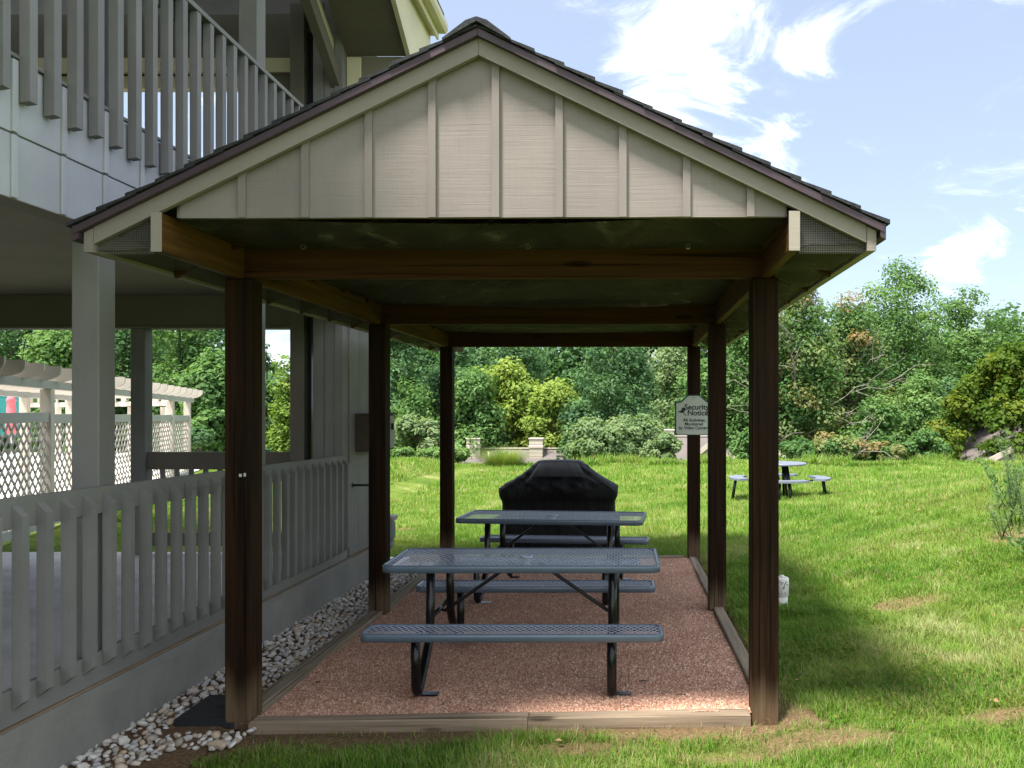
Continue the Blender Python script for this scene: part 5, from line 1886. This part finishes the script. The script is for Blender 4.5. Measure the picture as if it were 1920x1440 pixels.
def clover():
    rng = np.random.default_rng(70)
    n = 26000
    y = 3.8 + rng.random(n) * 6.5
    x = np.where(rng.random(n) < .8, .9 + rng.random(n) * 4, -2.0 + rng.random(n) * 4.2)
    m = vnoise(x * 1.5, y * 1.5, 71) * .6 + vnoise(x * 4, y * 4, 72) * .4
    near = ((x - 1.85) ** 2 / .5 + (y - 4.75) ** 2 / .35 < 1) | ((x - 3.6) ** 2 / .5 + (y - 7.2) ** 2 / 1.2 < 1) | ((x + .3) ** 2 / .9 + (y - 4.15) ** 2 / .1 < 1)
    keep = lawn_ok(x, y) & ((m > .70) | (near & (rng.random(n) < .4))) & (x < R_(y)) & (soil_mask(x, y) < .5)
    x, y = x[keep], y[keep]; n = len(x)
    z = ground_z(x, y) + .02 + .04 * rng.random(n)
    nrm = unit(n, rng) * .55 + np.array([0, -.15, .8]); nrm /= np.linalg.norm(nrm, axis=1)[:, None]
    s = rng.uniform(.014, .034, n)
    V = leaf_cards(np.stack([x, y, z], 1), nrm, s, s * .8, rng)
    o = link('broadleaf_weeds', np_mesh('broadleaf_weeds', V.reshape(-1, 3), quads=np.arange(n * 4).reshape(-1, 4), attr={'tint': rng.uniform(.2, .8, n)}), LEAF['olive'])
    o['kind'] = 'stuff'


clover()


def brow():
    """uncut grass along the brow of the lawn"""
    rng = np.random.default_rng(80)
    n = 42000
    x = rng.uniform(-15, 18.5, n); y = 32.0 + rng.random(n) ** 1.4 * 4.2
    tall = .10 + .30 * vnoise(x * .55, y * .5, 81) + .30 * (vnoise(x * 1.6, y, 82) > .72)
    h = tall * rng.uniform(.4, 1.1, n) * (1 - .6 * np.exp(-((x + 5.0) / 1.6) ** 2))
    V, q, t = blades(x, y, ground_z(x, y) - .02, h, .022 + .012 * rng.random(n), rng.random(n) * 6.28, .3 + .7 * rng.random(n), rng, 2)
    d = (rng.random(n) < .16) * rng.uniform(.3, .9, n)
    o = link('tall_grass', np_mesh('tall_grass', V, quads=q, tris=t, attr={'dry': np.concatenate([d, d])}), M['grass'])
    o['kind'] = 'stuff'
    # fountain shaped clump in front of the far house
    p = at(945, 880, 32.3)
    g = float(ground_z(p.x, 32.3))
    t_ = thing('ornamental_grass', 'arching fountain like clump of long grass in front of the far house left of the grill', 'grass clump', (p.x, 32.3, g))
    n = 1700
    az = rng.random(n) * 6.283; r0 = rng.random(n) ** .7 * .55
    h = rng.uniform(.45, 1.25, n) * (1 - .55 * r0)
    lean = rng.uniform(.3, 1.7, n)
    V, q, t = blades(np.cos(az) * r0 * 1.3, np.sin(az) * r0, np.zeros(n), h, np.full(n, .012), az + rng.normal(0, .4, n), lean, rng, 2)
    d = .10 + (rng.random(n) < .25) * .5
    link('blades', np_mesh('blades', V, quads=q, tris=t, attr={'dry': np.concatenate([d, d])}), M['grass'], t_, kind='stuff')


brow()


def weed(label, x, y, h, nst, spread, seed, feather=True):
    rng = np.random.default_rng(seed)
    z = float(ground_z(x, y))
    t = thing('tall_weed', label, 'weed', (x, y, z), 'tall weeds on the bank at the right')
    P, Nn, Ls, Ws = [], [], [], []
    for k in range(nst):
        mb = MB()
        a = rng.uniform(0, 6.28); l = h * rng.uniform(.55, 1.05)
        e = Vector((math.cos(a) * spread * rng.uniform(.2, 1), math.sin(a) * spread * rng.uniform(.2, 1), l))
        b = Vector((rng.normal(0, .05), rng.normal(0, .05), 0))
        pts = [b, b.lerp(e, .4) + Vector((0, 0, .05 * l)), e]
        mb.tube(pts, [.006, .004, .0015], 5)
        link('stem', mb.mesh('stem'), LEAF['pale'], t)
        m = int(90 * l) if feather else int(60 * l)
        f = rng.random(m) ** .8 * .85 + .15
        for q in f:
            p = b.lerp(e, q) + Vector((0, 0, .05 * l * math.sin(q * 3.1)))
            d = Vector(rng.normal(0, 1, 3)); d.z = abs(d.z) * .6 + .25; d.normalize()
            L = rng.uniform(.05, .12) * (1.25 - q * .7)
            P.append(p + d * L * .5); Nn.append((d, L))
    n = len(P)
    V = np.empty((n, 4, 3))
    for i, (p, (d, L)) in enumerate(zip(P, Nn)):
        s = d.cross(Vector(rng.normal(0, 1, 3))).normalized() * (.0035 if feather else .012)
        V[i, 0] = p - d * L * .5; V[i, 1] = p + s; V[i, 2] = p + d * L * .5; V[i, 3] = p - s
    link('leaves', np_mesh('leaves', V.reshape(-1, 3), quads=np.arange(n * 4).reshape(-1, 4), attr={'tint': rng.uniform(.1, .8, n)}), LEAF['pale' if feather else 'mid'], t, kind='stuff')


weed('tall feathery pale green weed at the right edge on the bank', 4.35, 9.1, 1.15, 9, .35, 90)
weed('shorter feathery weed left of the tall one on the bank', 3.98, 8.7, .55, 7, .25, 91)
weed('broad leaved weed low on the bank below the bare patch', 3.75, 7.6, .38, 9, .30, 92, False)
weed('feathery weed at the right edge nearer the camera', 3.95, 7.9, .75, 8, .3, 93)
weed('broad leaved weed behind the feathery ones on the bank', 4.75, 10.2, .6, 10, .4, 94, False)


def fallen_leaves():
    rng = np.random.default_rng(95)
    n = 170
    y = 4.0 + rng.random(n) * 13; x = -2.6 + rng.random(n) * (R_(y) + 2.6)
    keep = (x > -2.8) & ((y > 4.7) | (x > -2))
    x, y = x[keep], y[keep]; n = len(x)
    onpad = (x > -2.1) & (x < .8) & (y > 4.8) & (y < 10.1)
    keep = ~onpad | (rng.random(n) < .5)
    x, y, onpad = x[keep], y[keep], onpad[keep]; n = len(x)
    z = np.where(onpad, gravel_z(x, y) + .008, ground_z(x, y) + .035)
    nrm = unit(n, rng) * .4 + np.array([0, -.1, .9]); nrm /= np.linalg.norm(nrm, axis=1)[:, None]
    s = rng.uniform(.025, .06, n)
    V = leaf_cards(np.stack([x, y, z], 1), nrm, s, s * .55, rng, .35)
    o = link('fallen_leaves', np_mesh('fallen_leaves', V.reshape(-1, 3), quads=np.arange(n * 4).reshape(-1, 4)), chip_mat('dry_leaf', [(0, (.10, .05, .02)), (.5, (.24, .14, .06)), (1, (.40, .27, .13))]))
    o['kind'] = 'stuff'


fallen_leaves()
